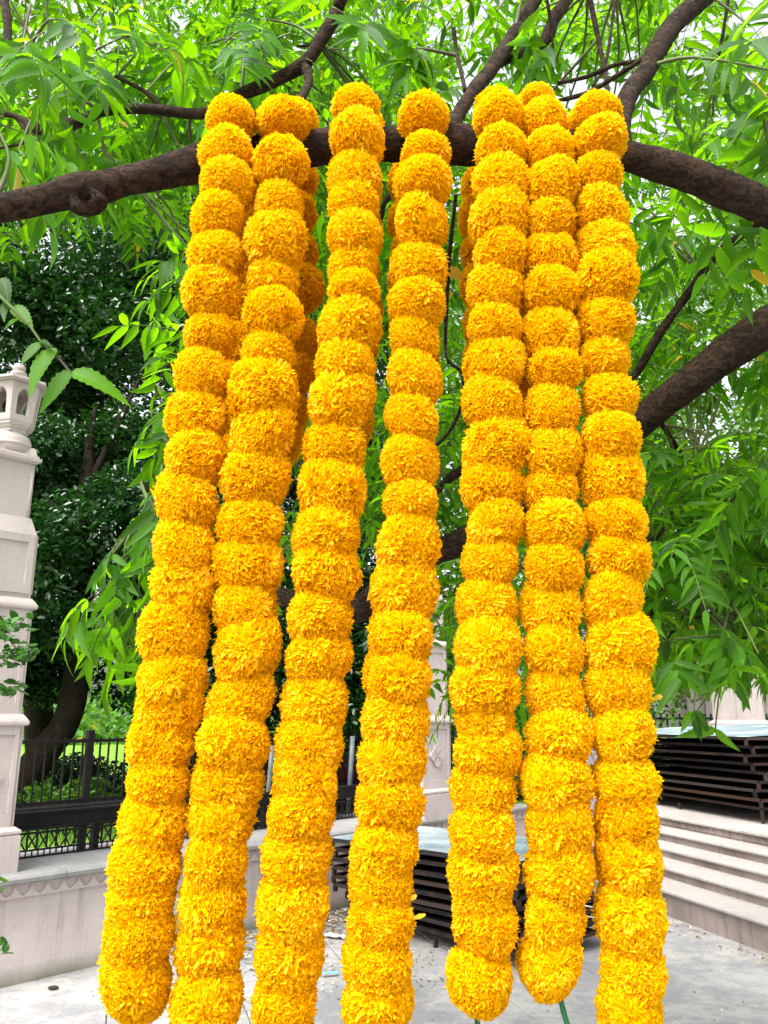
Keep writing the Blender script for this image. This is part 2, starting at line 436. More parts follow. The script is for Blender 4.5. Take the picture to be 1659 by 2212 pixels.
for i in range(-12, 22):
    for j in range(-6, 7):
        p = SD * (i * .75 + .3) + SN * (j * .75 + .35)
        if p.y < 2.5 or p.y > 12: continue
        px, py, d = proj(p)
        if px < -500 or px > 2200: continue
        if (p - W0).dot(Vector((WD.y, -WD.x, 0))) < -.45: continue
        if p.dot(SN) > 4.8: continue
        o = link('paving_slab', slabs[0], ground)
        o.location = (p.x, p.y, -.0125 + rnd.uniform(-.0025, .0025))
        o.rotation_euler = (R(rnd.uniform(-.25, .25)), R(rnd.uniform(-.25, .25)), math.atan2(SN.y, SN.x))

# lawn beyond the wall
b = MB()
A0, A1 = wall_pt(-14, .62), wall_pt(6.6, .62)
b.add([A0 + Vector((0, 0, .5)), A1 + Vector((0, 0, .5)), (5, 11.6, .5), (60, 20, .5), (160, 300, .5), (-200, 300, .5), (-120, 20, .5)], [(0, 1, 2, 3, 4, 5, 6)])
lawn = b.build('lawn', M_LAWN); tag(lawn, 'sunlit green lawn beyond the iron fence', kind='structure')
# grass blades near the fence
n = 14000
tv = np.array([[-.5, 0, 0], [.5, 0, 0], [.25, .1, .6], [.0, .3, 1.]]); tq = np.array([[0, 1, 2, 3]])
tt = nrs.uniform(-3, 7, n); dd = 1.7 + nrs.gamma(2, 1.1, n)
T = np.stack([W0.x + WD.x * tt - WD.y * dd, W0.y + WD.y * tt + WD.x * dd, np.full(n, .5)], 1)
th = nrs.uniform(0, 2 * np.pi, n); h = nrs.uniform(.05, .16, n); wv = .008
Mx = np.zeros((n, 3, 3)); Mx[:, 0, 0] = np.cos(th) * wv; Mx[:, 1, 0] = np.sin(th) * wv
Mx[:, 0, 1] = -np.sin(th) * h; Mx[:, 1, 1] = np.cos(th) * h; Mx[:, 2, 2] = h
V, Q, U, TN = scatter(tv, tq, np.full((4, 2), .3), Mx, T, nrs.rand(n))
M_GRASS = m_leaf('grass_blade', (.06, .16, .015), (.14, .30, .03), (.3, .6, .04), tmix=.4, rough=.6, vein=0, yellow=1.1)
go = link('grass', np_mesh('grass', V, Q, M_GRASS, U, TN)); tag(go, 'long grass growing behind the black iron fence', 'grass', kind='stuff')

# ------------------------------------------------------------------ low wall with coping, frieze
ZC = .64
wall = empty('boundary_wall', W0, WA, 'low pink plastered wall with grey coping and a zigzag frieze', 'wall')
L0, L1 = -4.0, 5.95
MB().box(((L0 + L1) / 2, .34, (ZC - .13) / 2 - .02), (L1 - L0, .60, ZC - .13 + .04)).build('wall_body', M_WALL, wall)
x = L0; k = 0
while x < L1 - .02:
    w = min([1.45, 1.3, 1.6][k % 3], L1 - x)
    m_ = MB()
    zt = ZC; y0, y1 = -.035, .66
    prof = [(y0 + .012, zt - .05), (y0, zt - .038), (y0, zt - .016), (y0 + .014, zt), (y1, zt), (y1, zt - .05)]
    vs = [(x + .003, a, c) for a, c in prof] + [(x + w - .003, a, c) for a, c in prof]; nn = len(prof)
    m_.add(vs, [tuple(range(nn)), tuple(range(2 * nn - 1, nn - 1, -1))] + [(i, nn + i, nn + (i + 1) % nn, (i + 1) % nn) for i in range(nn)])
    m_.build('coping_stone', M_COPE, wall); x += w; k += 1
MB().box(((L0 + L1) / 2, .05, ZC - .058), (L1 - L0, .07, .016)).build('moulding', M_PINK, wall)
MB().box(((L0 + L1) / 2, .052, ZC - .125), (L1 - L0, .084, .012)).build('moulding', M_PINK, wall)
# frieze of pointed leaves: flared pieces standing proud of a recessed band
pitch = .105
q = MB(); pp = .046
outl = [(-pp, 0), (pp, 0), (pp * .62, .012), (pp * .30, .030), (.009, .047), (.009, .053), (-.009, .053), (-.009, .047), (-pp * .30, .030), (-pp * .62, .012)]
outl = [(a, c) for a, c in outl][::-1]
q.extrude(outl, -.012, .03); fm = q.mesh('frieze_leaf', M_PINK)
n = int((L1 - L0) / pitch)
for i in range(n):
    o = link('frieze_leaf', fm, wall); o.location = (L0 + (i + .5) * pitch, .022, ZC - .1185)
MB().box(((L0 + L1) / 2, .058, ZC - .092), (L1 - L0, .064, .052)).build('frieze_band', M_PINK, wall)

# ------------------------------------------------------------------ sandstone pillars
def pointed_oval(cx, cz, ang, ln, wd):
    pts = []
    for s_ in (1, -1):
        for i in range(7):
            t = i / 7 if s_ == 1 else 1 - i / 7
            wv = math.sin(math.pi * t ** .85) ** .9 * wd * s_ if 0 < t < 1 else 0
            pts.append((t * ln, wv))
    ca, sa = math.cos(ang), math.sin(ang)
    return [(cx + a * ca - e * sa, cz + a * sa + e * ca) for a, e in pts]
def panel_block(name, parent, hw, z0, z1, motif, mrg=.05):
    """square block whose four faces carry a recessed panel"""
    core = MB().box((0, 0, (z0 + z1) / 2), (2 * hw - .03, 2 * hw - .03, z1 - z0))
    o = core.build(name, M_PINK, parent)
    fr = MB()
    for k in range(4):
        m_ = Matrix.Rotation(k * math.pi / 2, 3, 'Z')
        def bx(cx, cz, w, h, dpt=.022):
            vs = MB().box((cx, -hw + dpt / 2 + .0, cz), (w, dpt, h)); fr.add([m_ @ Vector(v) for v in vs.v], vs.f)
        zz = (z0 + z1) / 2; H = z1 - z0
        bx(-hw + mrg / 2 + .0, zz, mrg, H); bx(hw - mrg / 2 - .003, zz, mrg - .006, H)
        bx(0, z0 + mrg * .75, 2 * hw - 2 * mrg - .002, mrg * 1.5, .0215); bx(0, z1 - mrg / 2, 2 * hw - 2 * mrg - .002, mrg, .0215)
    fr.build('panel_frame', M_PINK, o)
    if motif:
        for k in (0, 1, 3):
            for a in range(4):
                ov = pointed_oval(0, 0, a * math.pi / 2 + math.pi / 2, hw * .52, hw * .25)
                m_ = Matrix.Rotation(k * math.pi / 2, 3, 'Z')
                qq = MB().extrude([(x_ , z_ + (z0 + z1) / 2 ) for x_, z_ in ov][::-1], -hw - .008, -hw + .02)
                mm = MB().add([m_ @ Vector(v) for v in qq.v], qq.f)
                mm.build('carved_petal', M_PINK, o)
    return o
def moulding(parent, hw, z0, name='moulding'):
    m_ = MB()
    m_.frust((0, 0), hw + .004, hw + .004, z0, z0 + .008)
    m_.frust((0, 0), hw + .020, hw + .030, z0 + .008, z0 + .018); m_.frust((0, 0), hw + .030, hw + .030, z0 + .018, z0 + .036)
    m_.frust((0, 0), hw + .030, hw + .022, z0 + .036, z0 + .044); m_.frust((0, 0), hw + .024, hw + .020, z0 + .044, z0 + .052)
    m_.frust((0, 0), hw + .020, hw - .005, z0 + .052, z0 + .085)
    return m_.build(name, M_PINK, parent)
def lantern_pillar(loc, rz, label, z0=ZC, motif=True):
    t = empty('lantern_pillar', loc, rz, label, 'pillar', 'sandstone lantern pillars along the wall')
    pl = MB(); pl.frust((0, 0), .262, .262, z0, .86); pl.frust((0, 0), .262, .25, .86, .868); pl.frust((0, 0), .25, .262, .868, .876)
    pl.frust((0, 0), .262, .262, .876, .892); pl.frust((0, 0), .262, .232, .892, .915)
    pl.build('plinth', M_PINK, t)
    panel_block('pedestal_block', t, .222, .915, 1.545, motif)
    moulding(t, .218, 1.545)
    panel_block('panel_block', t, .205, 1.63, 2.325, False)
    moulding(t, .200, 2.325)
    b3 = MB(); b3.frust((0, 0), .188, .188, 2.41, 2.86); b3.frust((0, 0), .188, .150, 2.86, 2.985)
    o3 = b3.build('chamfered_block', M_PINK, t)
    fr = MB()
    for k in range(4):
        m_ = Matrix.Rotation(k * math.pi / 2, 3, 'Z')
        for (cx, cz, w, h) in ((-.155, 2.65, .05, .42), (.152, 2.65, .045, .42), (0, 2.47, .262, .055), (0, 2.83, .262, .055)):
            vs = MB().box((cx, -.194, cz), (w, .014, h)); fr.add([m_ @ Vector(v) for v in vs.v], vs.f)
    fr.build('panel_frame', M_PINK, o3)
    sh = MB().box((0, 0, 3.19), (.262, .262, .41)).build('shaft', M_PINK, t)
    for sx in (-1, 1):
        for sy in (-1, 1):
            MB().lathe((sx * .130, sy * .130, 2.985), [(.014, 0), (.014, .41)], 10).build('corner_roll', M_PINK, sh)
    cp = MB(); cp.frust((0, 0), .150, .172, 3.39, 3.405); cp.frust((0, 0), .172, .172, 3.405, 3.43); cp.frust((0, 0), .16, .155, 3.43, 3.45)
    cp.build('capital', M_PINK, t)
    dr = MB().lathe((0, 0, 3.45), [(.09, 0), (.115, .01), (.134, .03), (.142, .05), (.142, .066), (.148, .070), (.148, .079), (.142, .083),
                                    (.144, .10), (.137, .125), (.128, .142), (.104, .156), (.102, .172)], 28)
    dr.build('round_drum', M_PINK, t)
    for k in range(4):      # corner leaves that grip the drum
        m_ = Matrix.Rotation(k * math.pi / 2 + math.pi / 4, 3, 'Z')
        vs = MB().add([(.11, -.05, 3.45), (.205, -.012, 3.45), (.205, .012, 3.45), (.11, .05, 3.45), (.135, 0, 3.52), (.19, 0, 3.51)],
                      [(0, 1, 5, 4), (1, 2, 5), (2, 3, 4, 5), (0, 3, 2, 1), (0, 4, 3)])
        MB().add([m_ @ Vector(v) for v in vs.v], vs.f).build('corner_leaf', M_PINK, t)
    la = empty('lantern', (0, 0, 0)); la.parent = t
    bs = MB()
    for (a, e, za, zb) in ((.098, .098, 3.615, 3.638), (.098, .108, 3.638, 3.646), (.114, .114, 3.646, 3.657), (.114, .124, 3.657, 3.665), (.130, .130, 3.665, 3.676), (.130, .140, 3.676, 3.69)):
        bs.frust((0, 0), a, e, za, zb, 6, 0)
    bs.build('lantern_base', M_PINK, la)
    # six leaning wall panels, each with an arched opening
    n6 = 6; z_a, z_b = 3.69, 3.972; ra, rb = .140, .166
    for k in range(n6):
        a0 = 2 * math.pi * (k - .5) / n6 + math.pi / 6
        H = z_b - z_a
        wa = ra * math.tan(math.pi / n6); wb = rb * math.tan(math.pi / n6)
        def pt(u, v, dpt):       # u in -1..1 across, v in 0..1 up
            r = ra + (rb - ra) * v - dpt; w = (wa + (wb - wa) * v) * (r / (ra + (rb - ra) * v))
            a = a0 + math.pi / n6
            return (r * math.cos(a) - u * w * math.sin(a), r * math.sin(a) + u * w * math.cos(a), z_a + v * H)
        inner = [(-.52, .16), (-.52, .62)] + [(-.52 * math.cos(f_) , .62 + .20 * math.sin(f_) + .05 * math.sin(f_) ** 6) for f_ in [math.pi * i / 8 for i in range(1, 8)]] + [(.52, .62), (.52, .16)]
        outer = [(-1, 0), (-1, .62), (-1, .85), (-1, 1), (-.5, 1), (0, 1), (.5, 1), (1, 1), (1, .85), (1, .62), (1, 0)]
        inner = inner[:1] + inner[1:]; m_ = len(inner)
        vs = []; 
        for dpt in (0, .028):
            vs += [pt(u, v, dpt) for u, v in outer] + [pt(u, v, dpt) for u, v in inner]
        fs = []
        for i in range(m_ - 1):
            fs.append((i, i + 1, m_ + i + 1, m_ + i)); b2 = 2 * m_
            fs.append((b2 + i, b2 + m_ + i, b2 + m_ + i + 1, b2 + i + 1))
            fs.append((m_ + i, m_ + i + 1, b2 + m_ + i + 1, b2 + m_ + i))
        fs.append((0, m_, 2 * m_ - 1, m_ - 1)); fs.append((m_, 3 * m_, 4 * m_ - 1, 2 * m_ - 1))
        MB().add(vs, fs).build('arched_panel', M_PINK, la)
    rf = MB(); rf.frust((0, 0), .160, .160, 3.972, 3.979, 6, 0); rf.frust((0, 0), .165, .212, 3.979, 3.986, 6, 0); rf.frust((0, 0), .212, .208, 3.986, 4.006, 6, 0)
    rf.frust((0, 0), .208, .14, 4.006, 4.022, 6, 0)
    rf.build('lantern_roof', M_PINK, la)
    MB().lathe((0, 0, 4.022), [(.145, 0), (.15, .006), (.125, .022), (.07, .038), (.048, .046), (.045, .056), (.058, .062), (.060, .078), (.040, .09), (.036, .097),
                               (.047, .104), (.045, .128), (.028, .152), (.008, .162)], 20).build('finial', M_PINK, t)
    return t
lantern_pillar((-2.735, 5.62, 0), WA, 'tall pink sandstone pillar with a lantern top at the left edge of the photo')
lantern_pillar((.38, 8.78, 0), WA, 'pink sandstone pillar with a carved four petal flower behind the garlands, beside the leaning stack of frames')
p3 = lantern_pillar((2.45, 10.6, -.02), WA, 'pink sandstone pillar half hidden between the sixth and seventh garlands', z0=.5)
p4 = lantern_pillar((5.35, 12.6, -.02), R(20), 'distant pink sandstone pillar behind leaves above the tin topped stack at right', z0=.5)
p4.scale = (1.25, 1.25, .98)

# ------------------------------------------------------------------ steps and platform
sv = [4.35, 4.68, 5.0, 5.28, 5.55]; zv = [.21, .30, .385, .475, .58]
steps = empty('stone_steps', (0, 0, 0), math.atan2(SN.y, SN.x), 'broad pale stone steps rising to the platform at right', 'steps')
TL0, TL1 = 2.0, [8.95, 9.0, 9.05, 9.1, 9.15][0]
for k in range(5):
    z = zv[k]; zb = 0 if k == 0 else zv[k - 1] - .01
    s0 = sv[k] + .03; s1 = sv[k + 1] + .12 if k < 4 else sv[k] + .5
    x0, x1 = 2.2, 9.0 + .12 * k
    if k < 4:
        # riser stones and tread stones, each its own block
        cuts = [x0]
        while cuts[-1] < x1 - .5: cuts.append(min(x1, cuts[-1] + rnd.uniform(1.0, 1.35)))
        cuts[-1] = x1
        for a, c in zip(cuts[:-1], cuts[1:]):
            MB().box(((s0 + s1) / 2, (a + c) / 2, (zb + z - .03) / 2), (s1 - s0, c - a - .004, z - .03 - zb)).build('riser_stone', M_RISER, steps)
        cuts = [x0]
        while cuts[-1] < x1 - .5: cuts.append(min(x1, cuts[-1] + rnd.uniform(1.1, 1.6)))
        cuts[-1] = x1
        for a, c in zip(cuts[:-1], cuts[1:]):
            MB().box(((sv[k] + s1) / 2, (a + c) / 2, z - .0145), (s1 - sv[k], c - a - .005, .029), bev=.008).build('tread_stone', M_TREAD, steps)
plat = MB()
pts = []
for (s_, l_) in ((sv[4] + .03, 2.0), (sv[4] + .03, 9.6)): pts.append(SN * s_ + SD * l_)
pts += [Vector((2.2, 20, 0)), Vector((16, 20, 0)), Vector((16, 0, 0))]
pts = pts[::-1]
nn = len(pts)
plat.add([(p.x, p.y, zv[4] - .03) for p in pts] + [(p.x, p.y, .0) for p in pts], [tuple(range(nn - 1, -1, -1))] + [(i, (i + 1) % nn, nn + (i + 1) % nn, nn + i) for i in range(nn)])
platform = plat.build('platform', M_RISER); tag(platform, 'raised stone platform above the steps', kind='structure')
for i in range(0, 9):
    for j in range(0, 9):
        a, c = 1.6 + i * 1.05, sv[4] + j * .98
        w_ = .98 if j else .98
        p = SN * (c + w_ / 2) + SD * (a + .525)
        px, py, d = proj(p)
        if px > 2300 or px < 1000 or p.y > 12.5 and p.x < 2.2: continue
        o = MB().box((0, 0, 0), (w_ - .005, 1.045, .031), bev=.008).build('platform_slab', M_TREAD, platform)
        o.location = (p.x, p.y, zv[4] - .0155); o.rotation_euler = (0, 0, math.atan2(SN.y, SN.x))
MB().box((sv[4] + .05, 5.8, zv[4] - .058), (.03, 7.4, .05)).build('frieze_band', M_STAIN, steps)
fz = MB().extrude([(a * 1.1, c * .85) for a, c in outl], -.006, .02).mesh('frieze_leaf', M_RISER)
for i in range(60):
    o = link('frieze_leaf', fz, platform); p = SN * (sv[4] + .028) + SD * (2.2 + i * .115)
    o.location = (p.x, p.y, zv[4] - .085); o.rotation_euler = (0, 0, math.atan2(SN.y, SN.x) - math.pi / 2)

# ------------------------------------------------------------------ iron railing and fences on the wall
rail = empty('lattice_railing', W0, WA, 'low black iron railing with criss cross lattice standing on the coping', 'railing')
ry = .62
segs = [(-3.9, -.50), (-.02, 3.55), (4.12, 5.9)]
segs = [(-3.9, 5.9)]
for a, c in segs:
    for (z, h) in ((ZC + .006, .012), (ZC + .050, .012), (ZC + .165, .014)):
        MB().box(((a + c) / 2, ry, z), (c - a, .016, h)).build('rail', M_IRON, rail)
    MB().box(((a + c) / 2, ry, ZC + .245), (c - a, .012, .10)).build('iron_band', M_IRON, rail)
    MB().box(((a + c) / 2, ry, ZC + .303), (c - a, .07, .016)).build('top_rail', M_IRON, rail)
    MB().box(((a + c) / 2, ry - .012, ZC + .200), (c - a, .02, .012)).build('rail', M_IRON, rail)
lt = .11; lm = {}
for sgn in (-1, 1):
    m_ = Matrix.Rotation(sgn * math.atan2(.07, .108), 3, 'Y')
    lm[sgn] = MB().box((0, 0, 0), (.010, .006, .128), m_).mesh('lattice_bar', M_IRON)
k = 0; x = -2.2
while x < 5.85:
    for sgn in (-1, 1):
        o = link('lattice_bar', lm[sgn], rail); o.location = (x, ry + .0035 * sgn, ZC + .108)
    x += .084
sq = MB()
x = -2.2
while x < 5.85:
    sq.box((x, ry, ZC + .029), (.008, .008, .032)); x += .045
o = sq.build('small_uprights', M_IRON, rail); o['kind'] = 'stuff'
for x in (-1.2, .9, 2.55, 4.6):
    MB().box((x, ry + .03, ZC + .15), (.05, .05, .32)).build('post', M_IRON, rail)

fy = 1.55
tp_ = MB(); tp_.add([wall_pt(-8, .6, .508), wall_pt(6.3, .6, .508), wall_pt(6.3, 1.9, .508), wall_pt(-8, 1.9, .508)], [(0, 1, 2, 3)])
tag(tp_.build('terrace', M_COPE), 'narrow grey stone strip between the railing and the bar fence', kind='structure')
fence = empty('bar_fence', wall_pt(0, fy), WA, 'tall black iron fence of plain upright bars in front of the lawn', 'fence')
bar = MB().box((0, 0, 0), (.014, .014, .88)).mesh('bar', M_IRON)
i = 0; x = -2.6
while x < 7.2:
    if abs((x + 2.6) % 1.9) > .05 or True:
        o = link('bar', bar, fence); o.location = (x, 0, 1.0)
    x += .083
for x in (-2.56, -.64, 1.28, 3.2, 5.12, 7.04):
    MB().box((x, 0, 1.0), (.06, .05, 1.0)).build('post', M_IRON, fence)
for z in (.91, 1.41):
    MB().box((2.3, 0, z), (9.9, .022, .03)).build('rail', M_IRON, fence)
# right-hand fence far behind
MB().box((2.3, 0, .80), (9.9, .16, .18), bev=.01).build('base_wall', M_IRON, fence)
f2 = empty('bar_fence', (1.3, 13.2, 0), R(8), 'far dark green fence of upright bars right of the carved flower pillar', 'fence')
bar2 = MB().box((0, 0, 0), (.03, .02, 1.15)).mesh('bar', M_GREENIRON)
for i in range(74):
    o = link('bar', bar2, f2); o.location = (i * .11 - .6, 0, 1.1)
for z in (.62, 1.6): MB().box((3.4, 0, z), (8.2, .025, .04)).build('rail', M_GREENIRON, f2)
gate = empty('metal_gate', P(985, 1690, 10.4) * 1.0, R(20), 'dark green metal gate leaf beside the carved flower pillar', 'gate')
gate.location.z = .5
MB().box((0, 0, .55), (.05, .03, 1.1)).build('gate_stile', M_GREENIRON, gate)
MB().box((.55, 0, .55), (.05, .03, 1.1)).build('gate_stile', M_GREENIRON, gate)
for z in (.03, .4, 1.08): MB().box((.275, 0, z), (.5, .025, .045)).build('gate_rail', M_GREENIRON, gate)
for i in range(5): MB().box((.07 + i * .1, 0, .55), (.02, .018, 1.02)).build('gate_bar', M_GREENIRON, gate)
MB().box((.275, .012, .2), (.5, .004, .36)).build('gate_sheet', M_GREENIRON, gate)

# grey poles, pipe rail, red cabin seen between the garlands
pb = P(574, 1730, 7.9); pt = P(588, 1610, 7.9)
t_ = empty('metal_pole', pb, 0, 'plain grey metal pole behind the wall between the second and third garlands', 'pole')
MB().tube([(0, 0, -.3), pt - pb], .022, 10).build('pole_tube', M_GREY, t_)
MB().box((0, 0, -.24), (.12, .12, .02)).build('base_plate', M_GREY, t_)
pb = P(752, 1716, 8.9); pt = P(762, 1590, 8.9)
t_ = empty('metal_pole', pb, 0, 'grey metal pole in front of the dark red cabin between the third and fourth garlands', 'pole')
MB().tube([(0, 0, -.25), pt - pb], .027, 10).build('pole_tube', M_GREY, t_)
MB().box((0, 0, -.2), (.14, .14, .02)).build('base_plate', M_GREY, t_)
a, c = wall_pt(2.9, .9), wall_pt(4.3, .9)
t_ = empty('pipe_rail', a, WA, 'grey pipe hand rail just above the coping left of the carved flower pillar', 'rail')
MB().tube([(0, 0, .84), (1.4, 0, .84)], .018, 10).build('pipe', M_GREY, t_)
for x in (.05, 1.35): MB().tube([(x, 0, .5), (x, 0, .84)], .014, 8).build('pipe_leg', M_GREY, t_)
cb = empty('red_cabin', P(775, 1700, 10.5), R(35), 'dark red painted cabin seen in the gap between the third and fourth garlands', 'cabin')
cb.location.z = .5
MB().box((0, .4, .62), (1.0, .8, 1.24)).build('cabin_wall', M_RED, cb)
MB().box((0, .4, 1.27), (1.2, 1.0, .05), bev=.01).build('roof', M_IRON, cb)
MB().box((.15, -.008, .5), (.45, .014, .95)).build('door', M_RED, cb)
MB().box((0, .4, .04), (1.1, .9, .08)).build('base', M_IRON, cb)

# ------------------------------------------------------------------ stacks of folded iron stage frames
def frame_obj(loc, rz, L_, B_, hh, label, group, sheet=False, legs=False, tilt=0, material=None):
    """frame whose near corner is the origin; length along +y, breadth along +x"""
    mt = material or M_RUST
    t = empty('iron_frame', loc, rz, label, 'frame', group)
    a = .035
    def angle(x0, y0, x1, y1):
        m_ = MB(); cx, cy = (x0 + x1) / 2, (y0 + y1) / 2; lx, ly = abs(x1 - x0), abs(y1 - y0)
        if lx > ly:
            m_.box((cx, cy, hh - .0035), (lx, a, .006)); s_ = -1 if y0 < B_ * .2 else 1
            m_.box((cx, cy + s_ * (a / 2 - .004), hh - .0065 - a * .3), (lx, .007, a * .6))
        else:
            m_.box((cx, cy, hh - .003), (a, ly, .006)); s_ = -1 if x0 < B_ * .5 else 1
            m_.box((cx + s_ * (a / 2 - .004), cy, hh - .0065 - a * .3), (.007, ly, a * .6))
        return m_
    for (x0, y0, x1, y1) in ((0, 0, 0, L_), (B_, 0, B_, L_), (0, 0, B_, 0), (0, L_, B_, L_)):
        angle(x0, y0, x1, y1).build('rail', mt, t)
    for k in range(1, 5): MB().box((B_ / 2, L_ * k / 5, hh - .016), (B_ - .04, .02, .02)).build('cross_bar', mt, t)
    MB().box((B_ / 2, L_ / 2, hh - .03), (B_ - .05, L_ - .05, .004)).build('light_block_plate', mt, t)  # added inside each frame to stop light showing through the stack
    for (x0, y0) in ((0, 0), (B_, 0), (0, L_), (B_, L_)):
        MB().box((x0, y0, hh / 2 - .008), (.028, .028, hh - .018)).build('corner_post', mt, t)
    if legs:
        for (x0, y0) in ((0, 0), (B_, 0), (0, L_), (B_, L_), (0, L_ * .45)):
            MB().box((x0, y0, -.035), (.026, .026, .07)).build('leg', mt, t)
    if sheet:
        b_ = MB(); nx, ny = 12, 16; ov = .02
        vs = []
        for i in range(nx + 1):
            for j in range(ny + 1):
                x_, y_ = -ov + (B_ + 2 * ov) * i / nx, -ov + (L_ + 2 * ov) * j / ny
                vs.append((x_, y_, hh + .004 + tilt * x_ + .006 * mnoise.noise(Vector((x_ * 2, y_ * 2, .3)))))
        nvv = len(vs); vs += [(v[0], v[1], v[2] - .003) for v in vs]
        fs = []
        for i in range(nx):
            for j in range(ny):
                a_ = i * (ny + 1) + j; fs.append((a_, a_ + ny + 1, a_ + ny + 2, a_ + 1)); fs.append((nvv + a_, nvv + a_ + 1, nvv + a_ + ny + 2, nvv + a_ + ny + 1))
        b_.add(vs, fs).build('tin_sheet', M_TIN, t)
    return t
# right stack, on the platform
NR = 9; hR = .083
cR = Vector((3.74, 8.55, zv[4] + .075))
words = ['lowest', 'second lowest', 'third from the bottom', 'fourth from the bottom', 'middle', 'fourth from the top', 'third from the top', 'second from the top']
for k in range(NR):
    jx, jy, jr = rnd.uniform(-.05, .05), rnd.uniform(-.08, .08), rnd.uniform(-2.0, 2.0)
    top = k == NR - 1
    dx = [.0, .0, .01, .02, .05, .04, -.03, -.03, -.06][k]
    lab = ('scuffed tin topped iron frame, topmost of the stack on the platform at right' if top else
           '%s rusty black iron frame of the stack on the platform at right' % words[k])
    frame_obj(cR + Vector((dx + jx, jy, k * hR + .002 * k)), R(13.5 + jr), 3.1, 2.3, hR, lab, 'iron frames stacked on the platform', sheet=top, legs=(k == 0), tilt=.045)
# middle stack, on the courtyard, frames fanned a little
NM = 9; hM = .066
cM = Vector((.88, 5.84, .055))
for k in range(NM):
    top = k == NM - 1
    jr = [-4, -3, -1.8, -.5, .6, 1.6, 2.4, 2.8, 2.2][k]; jx = rnd.uniform(-.05, .05)
    lab = ('bluish tin topped iron frame, topmost of the stack standing on the courtyard' if top else
           '%s black iron frame of the fanned stack on the courtyard' % words[k])
    frame_obj(cM + Vector((jx, rnd.uniform(-.04, .04), k * (hM + .002))), R(46 + jr), 1.74, 1.0, hM, lab, 'iron frames stacked on the courtyard', sheet=top, legs=(k == 0))

# ------------------------------------------------------------------ building behind at right
bd = empty('sandstone_building', (6.4, 15.2, 0), R(-8), 'pink sandstone building wall with carved panels behind the trees at right', 'building')
MB().box((3.4, 2, 1.6), (9.0, 3.6, 3.2)).build('wall', M_PINK, bd)
MB().box((3.4, 1.9, 3.28), (9.4, 4.0, .14), bev=.03).build('cornice', M_PINK, bd)
MB().box((3.4, .14, 2.45), (9.1, .14, .10), bev=.02).build('string_course', M_PINK, bd)
for i in range(7):
    x = -.7 + i * 1.35
    MB().box((x, .16, 1.25), (.22, .12, 2.3), bev=.02).build('pilaster', M_PINK, bd)
    fr = empty('door_panel', (0, 0, 0)); fr.parent = bd
    for (cx, cz, w, h) in ((x + .675, .85, .9, .07), (x + .675, 2.1, .9, .07), (x + .26, 1.48, .07, 1.18), (x + 1.09, 1.48, .07, 1.18), (x + .675, 1.48, .06, 1.18)):
        MB().box((cx, .175, cz), (w, .07, h)).build('frame', M_PINK, fr)

# ------------------------------------------------------------------ leaf templates
def leaflet(n, serr=0., asym=.12, curve=.16, droop=.18, fold=.35, wide=.15):
    """neem leaflet along +y, unit length; returns verts, quads, uv"""
    vs = []; uv = []
    for i in range(n + 1):
        t = i / n
        w = wide * (math.sin(math.pi * min(1, t ** .72 * .97 + .03)) ** .85) * (1 - .18 * t)
        if i == 0: w = .012
        if i == n: w = .002
        tooth = (1 + serr * (1 if i % 2 else -1)) if 0 < i < n else 1
        cx = curve * t * t; z = -droop * t * t
        wl, wr = w * (1 - asym) * tooth, w * (1 + asym) * tooth
        vs += [(cx - wl, t, z + fold * wl), (cx, t, z), (cx + wr, t, z + fold * wr)]
        hw = .5
        uv += [(.5 - .5 * wl / (wide * 1.2), t), (.5, t), (.5 + .5 * wr / (wide * 1.2), t)]
    q = []
    for i in range(n):
        a = i * 3; q += [(a, a + 1, a + 4, a + 3), (a + 1, a + 2, a + 5, a + 4)]
    return np.array(vs), np.array(q), np.array(uv)
HI = [leaflet(17, .10, .12, c_, d_, f_, w_) for c_, d_, f_, w_ in ((.16, .18, .35, .15), (.24, .30, .45, .135), (.06, .12, .25, .165), (-.16, .22, .4, .15), (-.24, .1, .3, .14), (.12, .45, .5, .145))]
MID = [leaflet(6, 0, .12, c_, d_, f_, .142) for c_, d_, f_ in ((.16, .18, .35), (.24, .3, .45), (-.16, .22, .4), (-.08, .4, .3))]
LO = [leaflet(3, 0, .1, .12, .2, .35, .155)]

def gen_compound(out, base, d, L, npair, size, droop):
    """adds the leaflets of one pinnate leaf: (matrix cols, origin, length); and its stalk polyline"""
    d = Vector(d).normalized(); up = Vector((0, 0, 1))
    p = Vector(base); pts = [p.copy()]
    side = d.cross(up)
    if side.length < .1: side = Vector((1, 0, 0))
    side.normalize(); roll = rnd.gauss(0, .45)
    side = (side * math.cos(roll) + d.cross(side) * math.sin(roll)).normalized()
    nst = npair + 2; cur = d.copy()
    for i in range(nst):
        cur = (cur + Vector((0, 0, -droop / nst))).normalized()
        p = p + cur * (L / nst); pts.append(p.copy())
        if i < 1: continue
        t = i / nst
        sz = size * (.72 + .5 * math.sin(math.pi * (t * .8 + .15))) * rnd.uniform(.85, 1.1)
        ds = [1, -1] if i < nst - 1 else [0]
        for s_ in ds:
            if rnd.random() < .07: continue
            if s_ == 0: ax = cur.copy()
            else: ax = (side * s_ * rnd.uniform(.75, 1.0) + cur * rnd.uniform(.35, .75))
            ax = (ax + Vector((0, 0, -1)) * rnd.uniform(.0, .55) + Vector((rnd.gauss(0, .13), rnd.gauss(0, .13), 0))).normalized()
            nz = cur.cross(side); nz = nz if nz.z > 0 else -nz
            nz = (nz + Vector((rnd.gauss(0, .4), rnd.gauss(0, .4), rnd.gauss(0, .25)))); nz = nz - ax * nz.dot(ax)
            if nz.length < .05: nz = ax.orthogonal()
            nz.normalize(); xx = ax.cross(nz).normalized()
            flip = s_ if s_ else 1
            out.append((xx * flip * sz, ax * sz, nz * sz, p.copy(), sz))
    return pts

